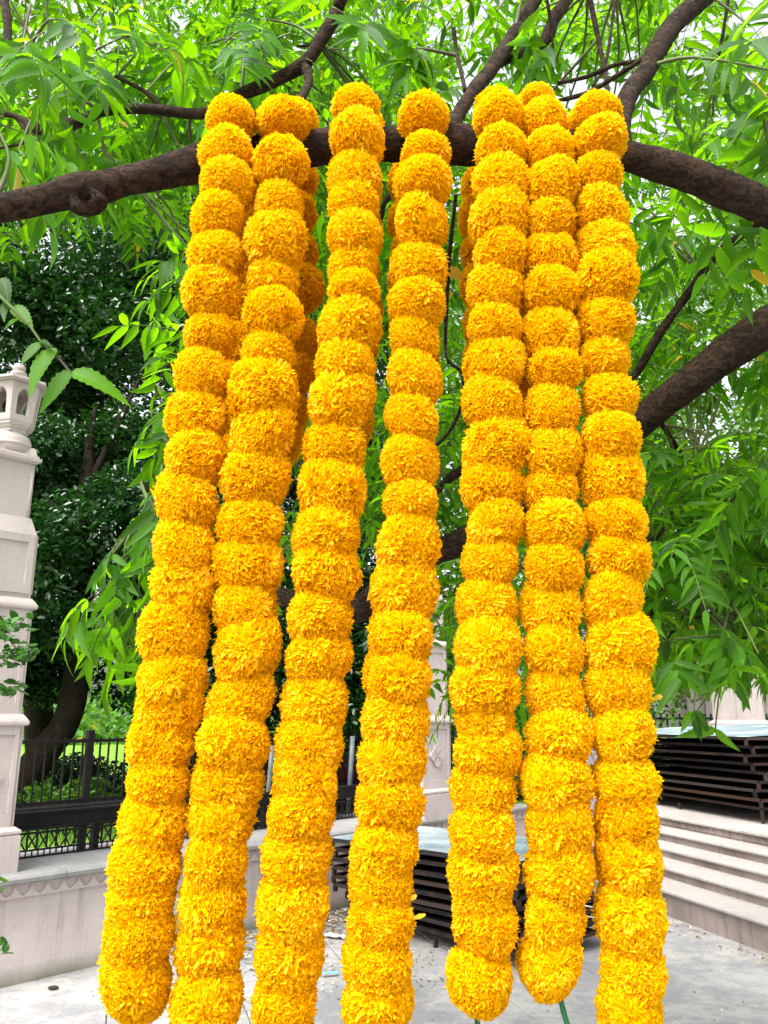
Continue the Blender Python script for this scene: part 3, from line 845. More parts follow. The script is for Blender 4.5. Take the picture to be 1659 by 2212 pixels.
leaf_recs = []; stalks = []
def spray(c, r_, n_leaf, L=.24, size=.07, outward=None, droop=.9, npair=None):
    """cluster of pinnate leaves radiating from a twig tip"""
    for i in range(n_leaf):
        a = rnd.uniform(0, 2 * math.pi); e = rnd.uniform(-.5, .55)
        d = Vector((math.cos(a) * math.cos(e), math.sin(a) * math.cos(e), math.sin(e)))
        if outward is not None: d = (d + Vector(outward) * 1.2).normalized()
        b_ = Vector(c) + Vector((rnd.uniform(-r_, r_), rnd.uniform(-r_, r_), rnd.uniform(-r_, r_)))
        pts = gen_compound(leaf_recs, b_, d, L * rnd.uniform(.75, 1.2), npair or rnd.randint(4, 6), size * rnd.uniform(.85, 1.15), droop * rnd.uniform(.5, 1.3))
        stalks.append((pts, .0012))

# ------------------------------------------------------------------ the neem tree
neem = empty('neem_tree', (3.9, 2.6, 0), 0, 'neem tree whose horizontal branch carries the marigold garlands, with bright green pinnate leaves', 'tree')
NL = neem.location.copy()
def branch(pix, mt=M_BARK, n=14, rough=.10, k=6, name='branch', seed=None, freq=9, thin=1.0):
    """pix: (x, y, thickness in pixels, Y distance)"""
    sp = smooth_path(pix, k); pts = []; rad = []
    for x, y, th, Y in sp:
        p = P(x, y, Y); pts.append(p - NL); rad.append(max(.0015, th / F * depth_of(p) / 2 * thin))
    return MB().tube(pts, rad, n, rough, seed if seed is not None else rnd.uniform(0, 90), freq=freq).build(name, mt, neem)
MAINB = [(-420, 560, 61, 1.02), (-200, 490, 58, 1.04), (-60, 462, 56, 1.05), (90, 432, 63, 1.06), (150, 418, 74, 1.06), (190, 412, 78, 1.065), (240, 398, 67, 1.07), (330, 378, 69, 1.08), (430, 352, 78, 1.09),
         (520, 335, 78, 1.10), (640, 320, 78, 1.10), (770, 315, 74, 1.10), (900, 312, 74, 1.10), (1010, 312, 86, 1.10), (1120, 312, 74, 1.10),
         (1240, 318, 69, 1.10), (1340, 334, 67, 1.10), (1450, 365, 71, 1.11), (1560, 408, 73, 1.13), (1659, 452, 71, 1.16), (1850, 560, 74, 1.25), (2250, 800, 102, 1.55), (2700, 1150, 140, 2.2)]
branch(MAINB, n=32, rough=.12, k=14, seed=3.3, freq=14)
# knot on the branch
kp = P(182, 425, 1.040) - NL
kn = MB()
rings = [(.026, -.008), (.021, .002), (.017, .005), (.013, -.002), (.010, .001), (.006, -.008), (.003, -.010)]
vs = []
for r_, h_ in rings:
    for i in range(20):
        a = 2 * math.pi * i / 20; w = 1 + .14 * mnoise.noise(Vector((math.cos(a) * 2, math.sin(a) * 2, r_ * 40)))
        vs.append(kp + Vector((r_ * 1.15 * w * math.cos(a), -h_ + .012 * (r_ / .03) ** 2, r_ * .85 * w * math.sin(a))))
fs = [(k * 20 + i, k * 20 + (i + 1) % 20, (k + 1) * 20 + (i + 1) % 20, (k + 1) * 20 + i) for k in range(len(rings) - 1) for i in range(20)] + [tuple(range(120, 140))]
kn.add(vs, fs, True).build('branch_knot', M_BARK, neem)
LIMB = [(2700, 250, 150, 2.45), (2250, 420, 125, 2.2), (1900, 575, 105, 2.0), (1659, 708, 88, 1.95), (1569, 766, 80, 1.97), (1479, 835, 72, 2.0), (1384, 908, 68, 2.1), (1265, 1005, 60, 2.25), (1120, 1095, 54, 2.4), (975, 1180, 54, 2.55),
        (850, 1260, 56, 2.65), (770, 1318, 58, 2.7), (690, 1318, 46, 2.75), (610, 1290, 38, 2.8), (520, 1262, 30, 2.9), (400, 1290, 20, 3.0), (300, 1330, 12, 3.1)]
branch(LIMB, n=26, rough=.09, k=9, seed=8.1, freq=9)
BR = [
 [(-120, 220, 18, 1.59), (30, 250, 14, 1.59), (80, 280, 24, 1.56), (165, 265, 30, 1.54), (225, 240, 26, 1.54), (325, 236, 26, 1.54), (440, 245, 27, 1.52), (500, 212, 28, 1.50), (590, 175, 31, 1.49), (655, 140, 36, 1.48), (690, 90, 34, 1.49), (725, 30, 32, 1.50), (760, -60, 34, 1.54), (900, -400, 40, 2.1)],
 [(655, 140, 26, 1.48), (668, 172, 22, 1.45), (650, 215, 20, 1.38), (630, 260, 20, 1.28), (640, 310, 22, 1.14)],
 [(30, 250, 10, 1.95), (80, 305, 9, 1.9), (100, 300, 6, 1.88), (0, 320, 7, 1.9)],
 [(984, 300, 30, 1.11), (984, 262, 34, 1.14), (1020, 200, 36, 1.2), (1065, 145, 36, 1.28), (1110, 75, 34, 1.35), (1155, 0, 34, 1.42), (1210, -120, 34, 1.55)],
 [(1060, 150, 22, 1.28), (1110, 120, 26, 1.4), (1174, 90, 32, 1.5), (1200, 35, 32, 1.55), (1228, -10, 32, 1.6), (1290, -140, 32, 1.7)],
 [(1340, 320, 60, 1.12), (1342, 270, 50, 1.16), (1358, 205, 48, 1.22), (1394, 155, 50, 1.28), (1419, 110, 50, 1.32), (1454, 55, 50, 1.38), (1520, -10, 50, 1.45), (1620, -140, 50, 1.6)],
 [(980, 60, 10, 1.6), (985, 100, 10, 1.6), (990, 130, 10, 1.55), (1005, 195, 11, 1.35)],
 [(1330, -20, 9, 1.7), (1310, 130, 8, 1.6), (1280, 185, 8, 1.5)],
 [(1270, -20, 14, 1.7), (1300, 120, 12, 1.6), (1316, 215, 11, 1.4)],
 [(1560, -20, 12, 1.5), (1430, 95, 12, 1.45), (1385, 130, 13, 1.4), (1330, 140, 12, 1.4), (1270, 165, 11, 1.4), (1205, 180, 9, 1.4)],
 [(1400, 120, 14, 1.33), (1330, 165, 13, 1.36), (1270, 200, 12, 1.38), (1205, 218, 10, 1.4)],
 [(1575, -10, 8, 1.6), (1560, 80, 8, 1.6), (1545, 160, 7, 1.6), (1540, 250, 5, 1.6)],
 [(1180, -10, 8, 1.5), (1190, 60, 8, 1.5), (1188, 140, 7, 1.5), (1110, 200, 6, 1.5)],
 [(5, -30, 24, 1.5), (15, 40, 22, 1.45), (20, 100, 18, 1.4), (38, 142, 12, 1.38)],
 [(110, 160, 10, 2.0), (160, 200, 10, 1.95), (215, 240, 9, 1.9)],
 [(250, 165, 9, 1.9), (280, 180, 11, 1.9), (315, 200, 11, 1.9), (340, 225, 12, 1.9)],
 [(565, 100, 6, 1.9), (580, 140, 6, 1.88), (600, 165, 7, 1.86)],
 [(210, 240, 8, 1.9), (225, 320, 8, 1.85), (250, 350, 6, 1.8)],
 [(640, 100, 7, 1.85), (665, 98, 8, 1.85), (685, 92, 8, 1.85)],
 [(1750, 380, 26, 1.6), (1654, 468, 24, 1.7), (1549, 550, 22, 1.85), (1490, 630, 22, 1.95), (1430, 713, 22, 2.0), (1385, 790, 22, 2.05), (1340, 850, 20, 2.1)],
 [(850, 300, 12, 1.15), (852, 400, 13, 1.5), (830, 440, 14, 1.6), (822, 480, 12, 1.7)],
 [(985, 420, 9, 1.6), (972, 540, 11, 1.7), (966, 640, 10, 1.8), (962, 740, 9, 1.9), (968, 780, 8, 1.9), (1000, 810, 9, 2.0), (995, 880, 9, 2.1), (972, 930, 9, 2.2), (940, 965, 10, 2.3)],
 [(1010, 1012, 26, 2.5), (975, 1030, 24, 2.5), (935, 1070, 16, 2.5), (900, 1100, 12, 2.5)],
 [(1500, 1000, 12, 2.5), (1510, 1080, 16, 2.6), (1490, 1142, 18, 2.6), (1450, 1226, 20, 2.65), (1404, 1332, 18, 2.7), (1380, 1400, 14, 2.8)],
 [(1700, 1080, 14, 2.4), (1640, 1150, 14, 2.5), (1596, 1196, 15, 2.6), (1530, 1256, 17, 2.7), (1476, 1326, 17, 2.8), (1440, 1400, 13, 2.9)],
 [(1760, 1170, 8, 2.4), (1659, 1232, 9, 2.4), (1616, 1260, 9, 2.4), (1542, 1320, 9, 2.5), (1488, 1338, 7, 2.5)],
 [(1460, 1090, 14, 2.5), (1444, 1126, 15, 2.5), (1398, 1178, 13, 2.5), (1350, 1215, 10, 2.5)],
 [(1740, 1320, 6, 2.2), (1659, 1362, 6, 2.2), (1624, 1378, 6, 2.2), (1592, 1378, 4, 2.2)],
 [(1180, 1090, 14, 2.4), (1150, 1170, 10, 2.4), (1130, 1230, 8, 2.4)],
 [(1420, 900, 12, 2.1), (1480, 1000, 14, 2.4), (1500, 1060, 14, 2.5)],
 [(400, 900, 4, 1.75), (380, 1000, 4, 1.75), (320, 1080, 3, 1.75), (300, 1130, 2, 1.75)],
]
for b_ in BR: branch(b_, n=12, rough=.17, k=8, thin=.86, freq=16)
# trunk of the tree, out of frame to the right
tk = [Vector((3.9, 2.6, -.1)), Vector((3.86, 2.58, .5)), Vector((3.8, 2.5, 1.0)), Vector((3.7, 2.4, 1.5)), P(2700, 1150, 2.2), Vector((3.2, 2.3, 2.6)), Vector((3.5, 2.6, 3.6)), Vector((3.2, 3.2, 4.8))]
sp = smooth_path([(*p,) for p in tk], 5)
MB().tube([Vector(p) - NL for p in sp], [.30 - .19 * i / len(sp) for i in range(len(sp))], 20, .08, 2.2, freq=4).build('trunk', M_BARK, neem)

# foliage: sprays spread through the canopy volume
def region(n, x0, x1, y0, y1, Ya, Yb, size, nl=(4, 7), keep=None, L=.24, droop=.9):
    k = 0
    while k < n:
        x, y = rnd.uniform(x0, x1), rnd.uniform(y0, y1)
        Y = (rnd.uniform(Ya ** 2, Yb ** 2)) ** .5
        k += 1
        if keep and rnd.random() > keep(x, y): continue
        p = P(x, y, Y); spray(p, .03, rnd.randint(*nl), L, size, droop=droop)
def edge_down(x, y):           # the left canopy thins out below the branch
    lim = 430 - .10 * max(0, x)
    if x > 470: lim = 900
    return 1 if y < lim - 60 else max(0, 1 - (y - lim + 60) / 130)
region(190, -250, 860, -250, 540, 1.9, 3.2, .064, keep=edge_down)
region(330, -350, 900, -350, 560, 3.0, 5.0, .068, (5, 8), keep=edge_down)
def right_top(x, y):           # gaps of sky towards the upper right
    g = mnoise.noise(Vector((x / 170, y / 170, 3.1)))
    return .95 if g > -.10 else .10
region(165, 850, 1950, -250, 560, 1.9, 3.4, .064, keep=right_top)
region(100, 850, 2000, -300, 620, 3.2, 5.2, .068, (5, 7), keep=right_top)
region(74, 1400, 1900, 480, 1000, 2.1, 3.6, .064, keep=right_top)
region(165, 1380, 1950, 950, 1380, 2.0, 3.9, .062)
region(9, 1420, 1900, 1380, 1440, 2.2, 3.4, .07, (3, 4), L=.17)
region(150, 560, 1400, 450, 1300, 2.3, 4.2, .064, keep=lambda x, y: 1 if x > 850 or y < 1000 else .35)
region(46, 930, 1400, 1250, 1500, 2.6, 4.4, .062)
region(150, -700, 2400, -1000, -250, 2.6, 5.0, .08, (5, 7))  # unseen upper canopy above the frame, added to shade the leaves below
region(12, 375, 520, 470, 860, 1.6, 2.1, .07, (2, 4), L=.16)
# hanging bright cluster left of the first garland
for (x, y) in [(405, 880), (375, 900), (345, 960), (415, 950), (360, 1060), (395, 1120), (325, 1070), (280, 1180), (240, 1290), (200, 1330), (380, 930), (400, 1000), (350, 1020), (410, 1080), (340, 1100), (385, 1140), (300, 1150), (345, 1190), (290, 1230), (250, 1240), (330, 1260),
               (380, 1250), (270, 1300), (310, 1330), (220, 1280), (350, 1350), (300, 1390), (235, 1330), (390, 1330), (380, 1420)]:
    spray(P(x, y - 10, rnd.uniform(1.65, 2.0)), .02, rnd.randint(2, 3), .11, .068, outward=(-.15, 0, -.8), droop=1.0, npair=2)
for (pa) in [[(430, 900), (400, 1000), (340, 1100), (280, 1180), (235, 1260)], [(440, 1040), (400, 1120), (340, 1220), (300, 1320), (270, 1400)], [(450, 1180), (400, 1260), (370, 1350), (350, 1420)]]:
    stalks.append(([P(x, y, 1.8) for x, y in pa], .0022))
# near leaves at the top corners and the single spray in front of the lantern
for (x, y, Y, o_) in [(30, 120, 1.25, (.4, 0, -.6)), (120, 60, 1.3, (.3, 0, -.5)), (-30, 260, 1.2, (.7, 0, -.2)), (200, 130, 1.45, (0, 0, -.8)), (80, 200, 1.35, (.3, 0, -.7)),
                      (60, 330, 1.5, (.2, 0, -.8)), (480, 80, 1.5, (.8, 0, -.3)), (330, 90, 1.5, (.6, 0, -.4)), (1700, 120, 1.2, (-.8, 0, -.3)), (1680, 250, 1.2, (-.8, 0, -.5)),
                      (1640, 60, 1.35, (-.5, 0, -.6)), (1560, 320, 1.5, (-.4, 0, -.5)), (1690, 380, 1.35, (-.7, 0, -.5)), (1480, 90, 1.4, (-.2, 0, -.8)), (1080, 40, 1.35, (-.1, 0, -.7)), (1200, 90, 1.4, (.1, 0, -.8)),
                      (800, 60, 1.5, (.2, 0, -.8)), (900, 100, 1.55, (0, 0, -.8)), (560, 60, 1.5, (.4, 0, -.7)), (1650, 1000, 1.7, (-.6, 0, -.5)), (1620, 1420, 1.9, (-.3, 0, -.7)), (1540, 1330, 2.0, (-.2, 0, -.8)), (1460, 1390, 1.9, (0, 0, -.9))]:
    spray(P(x, y, Y), .02, 3, .20, .072, outward=o_, droop=.9)
def lone_leaf(x0, y0, x1, y1, Y, nrm=(0, -1, .5)):
    """one leaflet from its foot to its tip"""
    a = P(x0, y0, Y); c = P(x1, y1, Y - .02); ax = c - a; ln = ax.length; ax.normalize()
    nz = Vector(nrm); nz = (nz - ax * nz.dot(ax)).normalized(); xx = ax.cross(nz).normalized()
    leaf_recs.append((xx * ln * 1.25, ax * ln, nz * ln, a, ln * 40))
lone_leaf(122, 753, 30, 842, 1.3); lone_leaf(152, 800, 95, 888, 1.3); lone_leaf(153, 806, 275, 820, 1.3); lone_leaf(88, 740, 45, 785, 1.3); lone_leaf(85, 738, 113, 732, 1.3)
stalks.append(([P(62, 700, 1.3), P(88, 738, 1.3), P(124, 770, 1.3), P(153, 806, 1.3)], .0022))
stalks.append(([P(-60, 560, 1.3), P(0, 640, 1.3), P(62, 700, 1.3)], .003))
for a in ((40, 690, 10, 700), (30, 660, 75, 700), (20, 650, -10, 690), (5, 600, 30, 655), (0, 620, -30, 650)): lone_leaf(*a, 1.32)
lone_leaf(2150 * .7373, 1995 * .7373, 2190 * .7373, 2080 * .7373, 1.9)
for a in ((1545, 1575, 1480, 1602), (1545, 1575, 1588, 1630), (1500, 1535, 1545, 1575), (1500, 1540, 1508, 1598), (1615, 1500, 1600, 1530), (1500, 1540, 1465, 1570)): lone_leaf(*a, 2.0)
stalks.append(([P(1540, 1380, 2.0), P(1505, 1460, 2.0), P(1498, 1540, 2.0)], .002)); stalks.append(([P(1555, 1400, 2.0), P(1553, 1500, 2.0), P(1545, 1575, 2.0)], .002))

# keep leaves out of the garland space and away from the lens
def ok(p):
    if p.y < .55: return False
    x, y, d = proj(p)
    if x > 1370 and y > 1478 and abs(p.y - 2.0) > .001: return False
    if p.y < 1.45 and 395 < x < 1430 and y > 150: return False
    if p.y < 1.30 and y > 240 and x > 330 and x < 1500: return False
    return True
leaf_recs = [r for r in leaf_recs if ok(r[3])]
scored = []
for i, r_ in enumerate(leaf_recs):
    mid = r_[3] + r_[1] * .5; x, y, d = proj(mid)
    vis = -20 < x < 1680 and -20 < y < 2230
    hid = 400 < x < 1400 and y > 200 and d > 1.4
    scored.append(((min(r_[4], .12) if r_[4] < 1 else r_[4]) / d if vis and not hid else 0, i))
scored.sort(reverse=True)
near_idx = [i for s_, i in scored[:300]]
hi_me = []
for tv, tq, tu in HI:
    me = np_mesh('leaf', tv, tq, M_NEEM_O, tu); hi_me.append(me)
ns = set(near_idx)
for i in near_idx:
    a, b_, c_, o_, _ = leaf_recs[i]
    o = link('leaf', rnd.choice(hi_me), neem)
    o.matrix_local = Matrix(((a.x, b_.x, c_.x, o_.x - NL.x), (a.y, b_.y, c_.y, o_.y - NL.y), (a.z, b_.z, c_.z, o_.z - NL.z), (0, 0, 0, 1)))
rest = [r for i, r in enumerate(leaf_recs) if i not in ns]
A = np.array([[[r[0].x, r[1].x, r[2].x], [r[0].y, r[1].y, r[2].y], [r[0].z, r[1].z, r[2].z]] for r in rest])
O = np.array([tuple(r[3]) for r in rest]) - np.array(tuple(NL))
dist = O[:, 1] + NL.y
parts = []
pick = nrs.randint(0, 100, len(rest)); tone = nrs.rand(len(rest))
for k, tmpl in enumerate(MID):
    s_ = (dist < 3.0) & (pick % len(MID) == k)
    if s_.any(): parts.append(scatter(*tmpl, A[s_], O[s_], tone[s_]))
s_ = dist >= 3.0
parts.append(scatter(*LO[0], A[s_], O[s_], tone[s_]))
V, Q, U, TN = cat(parts)
fo = link('foliage', np_mesh('foliage', V, Q, M_NEEM, U, TN), neem); fo['kind'] = 'stuff'
tw = MB()
for pts, r_ in stalks:
    if pts[0].y > 3.6: continue
    if not all(ok(p) for p in pts): continue
    tw.tube([p - NL for p in pts], r_, 4, cap=False)
# twigs that tie the sprays to the branches
srcs = []
for b_ in BR + [MAINB, LIMB]:
    for x, y, th, Y in smooth_path(b_, 4): srcs.append(P(x, y, Y))
for pts, r_ in stalks[::4]:
    b0 = pts[0]
    if b0.y > 3.2: continue
    s0 = min(srcs, key=lambda s: (s - b0).length)
    if (s0 - b0).length > .6 or (s0 - b0).length < .05: continue
    m1 = (s0 + b0) / 2 + Vector((rnd.uniform(-.05, .05), rnd.uniform(-.05, .05), rnd.uniform(.0, .12)))
    sp = smooth_path([tuple(s0), tuple(m1), tuple(b0)], 4)
    if all(ok(Vector(q)) for q in sp[2:]):
        tw.tube([Vector(q) - NL for q in sp], [.0045 - .003 * i / len(sp) for i in range(len(sp))], 5, cap=False)
o = tw.build('twigs', M_TWIG, neem); o['kind'] = 'stuff'

# ------------------------------------------------------------------ background trees
tvS = np.array([[0, 0, 0], [.24, .28, .07], [.22, .68, .04], [0, 1, -.1], [-.22, .68, .04], [-.24, .28, .07]]); tqS = np.array([[0, 1, 2, 3], [0, 3, 4, 5]]); tuS = np.array([[.5, 0], [.8, .3], [.75, .7], [.5, 1], [.25, .7], [.2, .3]])
def rand_mats(n, size, flat=.55):
    nz = nrs.normal(0, 1, (n, 3)); nz[:, 2] = np.abs(nz[:, 2]) + flat; nz /= np.linalg.norm(nz, axis=1)[:, None]
    ax = nrs.normal(0, 1, (n, 3)); ax[:, 2] -= .5; ax -= nz * (ax * nz).sum(1)[:, None]; ax /= np.linalg.norm(ax, axis=1)[:, None]
    xx = np.cross(ax, nz); s_ = (size * nrs.uniform(.6, 1.25, n))[:, None]
    return np.stack([xx * s_, ax * s_, nz * s_], 2)
def crown_pts(n, clumps, spread):
    c = np.array([q[:3] for q in clumps]); r_ = np.array([q[3] for q in clumps])
    w = r_ ** 2; k = nrs.choice(len(clumps), n, p=w / w.sum())
    d = nrs.normal(0, 1, (n, 3)); d /= np.linalg.norm(d, axis=1)[:, None]
    rr = r_[k] * nrs.uniform(.15, 1, n) ** .45
    return c[k] + d * rr[:, None] * np.array([1, 1, .8])
def bg_tree(name, base, trunk, limbs, clumps, n, size, mt, label, group, bark=M_BARKD, flat=.55):
    """crown is built of leaf clumps round the limb ends"""
    t = empty(name, base, 0, label, 'tree', group); B0 = Vector(base)
    sp = smooth_path([tuple(p) for p in trunk], 5)
    MB().tube([Vector(q[:3]) - B0 for q in sp], [q[3] for q in sp], 12, .1, rnd.uniform(0, 50), freq=3).build('trunk', bark, t)
    for lb in limbs:
        sp = smooth_path([tuple(p) for p in lb], 4)
        MB().tube([Vector(q[:3]) - B0 for q in sp], [q[3] for q in sp], 8, .1, rnd.uniform(0, 50), freq=3).build('branch', bark, t)
    T = crown_pts(n, clumps, 1) - np.array(tuple(B0))
    V, Q, U, TN = scatter(tvS, tqS, tuS, rand_mats(n, size, flat), T, nrs.rand(n))
    o = link('crown', np_mesh('crown', V, Q, mt, U, TN), t); o['kind'] = 'stuff'
    return t
def px(x, y, Y, r_=None):
    p = P(x, y, Y); return (p.x, p.y, p.z) if r_ is None else (p.x, p.y, p.z, r_)
def clumps_px(n, x0, x1, y0, y1, Ya, Yb, ra, rb):
    return [px(rnd.uniform(x0, x1), rnd.uniform(y0, y1), rnd.uniform(Ya, Yb), rnd.uniform(ra, rb)) for _ in range(n)]
GB = 'dark trees behind the wall at left'
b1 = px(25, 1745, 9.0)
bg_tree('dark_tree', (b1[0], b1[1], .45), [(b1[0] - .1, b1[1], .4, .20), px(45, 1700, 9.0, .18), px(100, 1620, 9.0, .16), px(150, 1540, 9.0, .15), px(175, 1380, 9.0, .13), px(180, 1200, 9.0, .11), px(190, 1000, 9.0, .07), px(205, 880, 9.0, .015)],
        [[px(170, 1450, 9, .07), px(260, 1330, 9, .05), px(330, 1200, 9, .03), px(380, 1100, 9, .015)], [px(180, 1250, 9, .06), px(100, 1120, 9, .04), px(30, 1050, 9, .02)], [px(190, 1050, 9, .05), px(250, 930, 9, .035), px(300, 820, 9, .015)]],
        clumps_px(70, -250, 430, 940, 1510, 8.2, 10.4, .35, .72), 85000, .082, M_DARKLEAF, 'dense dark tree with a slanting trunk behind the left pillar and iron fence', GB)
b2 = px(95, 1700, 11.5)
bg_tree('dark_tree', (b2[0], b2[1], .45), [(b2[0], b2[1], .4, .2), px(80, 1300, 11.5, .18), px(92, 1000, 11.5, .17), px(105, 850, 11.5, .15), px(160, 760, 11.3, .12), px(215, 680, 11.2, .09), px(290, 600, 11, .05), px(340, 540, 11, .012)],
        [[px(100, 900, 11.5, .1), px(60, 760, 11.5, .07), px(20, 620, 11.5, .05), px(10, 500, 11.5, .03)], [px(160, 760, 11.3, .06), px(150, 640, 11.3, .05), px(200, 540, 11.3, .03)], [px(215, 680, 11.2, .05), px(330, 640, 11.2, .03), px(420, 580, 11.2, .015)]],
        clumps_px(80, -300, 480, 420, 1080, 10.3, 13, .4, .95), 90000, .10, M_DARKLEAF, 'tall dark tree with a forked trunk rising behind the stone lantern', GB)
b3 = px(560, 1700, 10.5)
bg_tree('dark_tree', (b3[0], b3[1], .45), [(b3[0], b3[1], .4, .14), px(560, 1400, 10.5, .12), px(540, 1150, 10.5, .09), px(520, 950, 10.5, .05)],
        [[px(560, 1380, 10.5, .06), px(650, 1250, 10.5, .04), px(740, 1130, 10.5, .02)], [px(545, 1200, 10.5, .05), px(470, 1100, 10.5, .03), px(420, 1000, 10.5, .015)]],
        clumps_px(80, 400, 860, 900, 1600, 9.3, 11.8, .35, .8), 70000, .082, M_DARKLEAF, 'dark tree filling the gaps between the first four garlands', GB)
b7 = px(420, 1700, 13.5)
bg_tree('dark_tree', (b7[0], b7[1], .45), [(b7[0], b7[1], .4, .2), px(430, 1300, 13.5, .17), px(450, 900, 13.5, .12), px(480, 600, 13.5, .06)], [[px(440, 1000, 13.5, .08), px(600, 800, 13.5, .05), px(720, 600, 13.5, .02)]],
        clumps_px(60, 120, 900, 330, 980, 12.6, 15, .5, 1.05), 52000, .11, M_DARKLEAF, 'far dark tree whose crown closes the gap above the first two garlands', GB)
GC = 'green trees behind the garlands and the platform'
b4 = px(1180, 1690, 14)
bg_tree('green_tree', (b4[0], b4[1], .45), [(b4[0], b4[1], .4, .2), px(1180, 1400, 14, .17), px(1150, 1100, 14, .12), px(1140, 850, 14, .06)],
        [[px(1170, 1350, 14, .09), px(1300, 1150, 14, .05), px(1380, 950, 14, .02)], [px(1160, 1200, 14, .08), px(1020, 1050, 14, .05), px(950, 900, 14, .02)]],
        clumps_px(90, 860, 1420, 480, 1620, 12.5, 15.5, .5, 1.1), 60000, .105, M_MIDLEAF, 'mid green tree seen through the gaps between the right hand garlands', GC)
b5 = px(1572, 1572, 12.8)
bg_tree('green_tree', (b5[0], b5[1], .5), [(b5[0], b5[1], .45, .17), px(1574, 1560, 12.8, .155), px(1572, 1520, 12.8, .15), px(1565, 1470, 12.8, .14), px(1585, 1350, 12.8, .11), px(1600, 1150, 12.8, .07), px(1600, 950, 12.8, .03)],
        [[px(1565, 1510, 12.8, .10), px(1535, 1470, 12.8, .08), px(1520, 1400, 12.8, .06), px(1480, 1250, 12.8, .03)], [px(1590, 1300, 12.8, .06), px(1680, 1150, 12.8, .03)]],
        clumps_px(70, 1380, 1950, 620, 1260, 11.8, 15, .4, .95), 46000, .085, M_MIDLEAF, 'green tree with a dark forked trunk standing behind the tin topped stack', GC, bark=M_BARK)
b6 = px(1850, 1560, 17)
bg_tree('green_tree', (b6[0], b6[1], .5), [(b6[0], b6[1], .45, .2), px(1850, 1300, 17, .15), px(1800, 1050, 17, .08)], [[px(1850, 1300, 17, .1), px(1700, 1200, 17, .06), px(1620, 1150, 17, .03)]],
        clumps_px(26, 1560, 1950, 1200, 1440, 9.8, 11.5, .15, .34), 11000, .06, M_MIDLEAF, 'pale green feathery tree in front of the building at the right edge', GC)
# shrubs beyond the fences
def bush(x, y, Y, r_, n, mt, label):
    p = px(x, y, Y); t = empty('shrub', (p[0], p[1], .5), 0, label, 'shrub', 'shrubs behind the fences')
    cl = [(rnd.uniform(-r_, r_) * 1.2, rnd.uniform(-r_, r_) * .6, rnd.uniform(.2, 1.1) * r_, r_ * rnd.uniform(.3, .55)) for _ in range(9)]
    st_ = MB()
    for c_ in cl: st_.tube([(0, 0, 0), (c_[0] * .5, c_[1] * .5, c_[2] * .6), c_[:3]], [.018, .012, .005], 5)
    st_.build('stems', M_BARKD, t)
    V, Q, U, TN = scatter(tvS, tqS, tuS, rand_mats(n, .07), crown_pts(n, cl, 1), nrs.rand(n))
    o = link('leaves', np_mesh('leaves', V, Q, mt, U, TN), t); o['kind'] = 'stuff'
bush(215, 1700, 9.6, .40, 1500, M_DARKLEAF, 'low dark shrub in the middle of the fenced lawn')
bush(140, 1640, 10.2, .5, 2200, M_DARKLEAF, 'taller dark shrub behind the slanting trunk and the fence')
bush(95, 1690, 8.6, .38, 1500, M_MIDLEAF, 'small leafy shrub behind the fence bars next to the left pillar')
bush(268, 1650, 9.4, .42, 1500, M_MIDLEAF, 'leafy shrub behind the fence bars beside the first garland')
bush(1455, 1520, 13.8, .8, 3500, M_MIDLEAF, 'bright leafy shrub left of the tin topped stack')
bush(1120, 1600, 12.4, .7, 3000, M_MIDLEAF, 'green shrub behind the far green fence between the fifth and sixth garlands')
bush(985, 1520, 12.0, .8, 3000, M_MIDLEAF, 'green shrub just right of the carved flower pillar')

# distant wood that closes the view
n = 40000
th = nrs.uniform(-1.25, 1.25, n); rr = nrs.uniform(38, 60, n)
hh = .5 + np.abs(nrs.normal(0, 1, n)) * 1.6 * (1 + .5 * np.sin(th * 9) + .3 * np.sin(th * 23 + 1))
T = np.stack([rr * np.sin(th), rr * np.cos(th), np.clip(hh, .3, 7.5)], 1)
V, Q, U, TN = scatter(tvS, tqS, tuS, rand_mats(n, .5), T, nrs.rand(n))
o = link('distant_wood', np_mesh('distant_wood', V, Q, M_MIDLEAF, U, TN)); tag(o, 'distant belt of green trees beyond the lawn', 'wood', kind='stuff')

# overhanging round-leaved shrub at the left edge
rl = []; 
for i in range(5):
    t = i / 4; w = .34 * math.sin(math.pi * (t ** .8 * .9 + .05)); rl.append((t, w))
vs = []; uv = []
for t, w in rl: vs += [(-w, t, .1 * w), (0, t, -.08 * t * t), (w, t, .1 * w)]; uv += [(.5 - w, t), (.5, t), (.5 + w, t)]
q = []
for i in range(4): a = i * 3; q += [(a, a + 1, a + 4, a + 3), (a + 1, a + 2, a + 5, a + 4)]
rme = np_mesh('leaf', np.array(vs), np.array(q), M_ROUND, np.array(uv))
sb = px(-170, 1900, 3.3)
shr = empty('leafy_shrub', (sb[0], sb[1], 0), 0, 'round leaved shrub reaching into view in front of the left pillar', 'shrub')
SB = Vector((sb[0], sb[1], 0))
stem_lines = [[(sb[0], sb[1], 0), px(-150, 1500, 3.3), px(-60, 1380, 3.3), px(0, 1350, 3.3), px(35, 1345, 3.3)],
              [px(-120, 1450, 3.3), px(-40, 1430, 3.3), px(10, 1420, 3.3), px(40, 1425, 3.3), px(60, 1400, 3.3)],
              [px(-60, 1380, 3.3), px(-10, 1360, 3.3), px(15, 1375, 3.3), px(40, 1410, 3.3)],
              [px(-120, 1450, 3.3), px(-50, 1470, 3.3), px(0, 1480, 3.3), px(25, 1490, 3.3)], [px(-150, 1900, 3.3), px(-60, 1930, 3.3), px(0, 1915, 3.3)], [px(-150, 1950, 3.3), px(-60, 2040, 3.3), px(-5, 2050, 3.3)]]
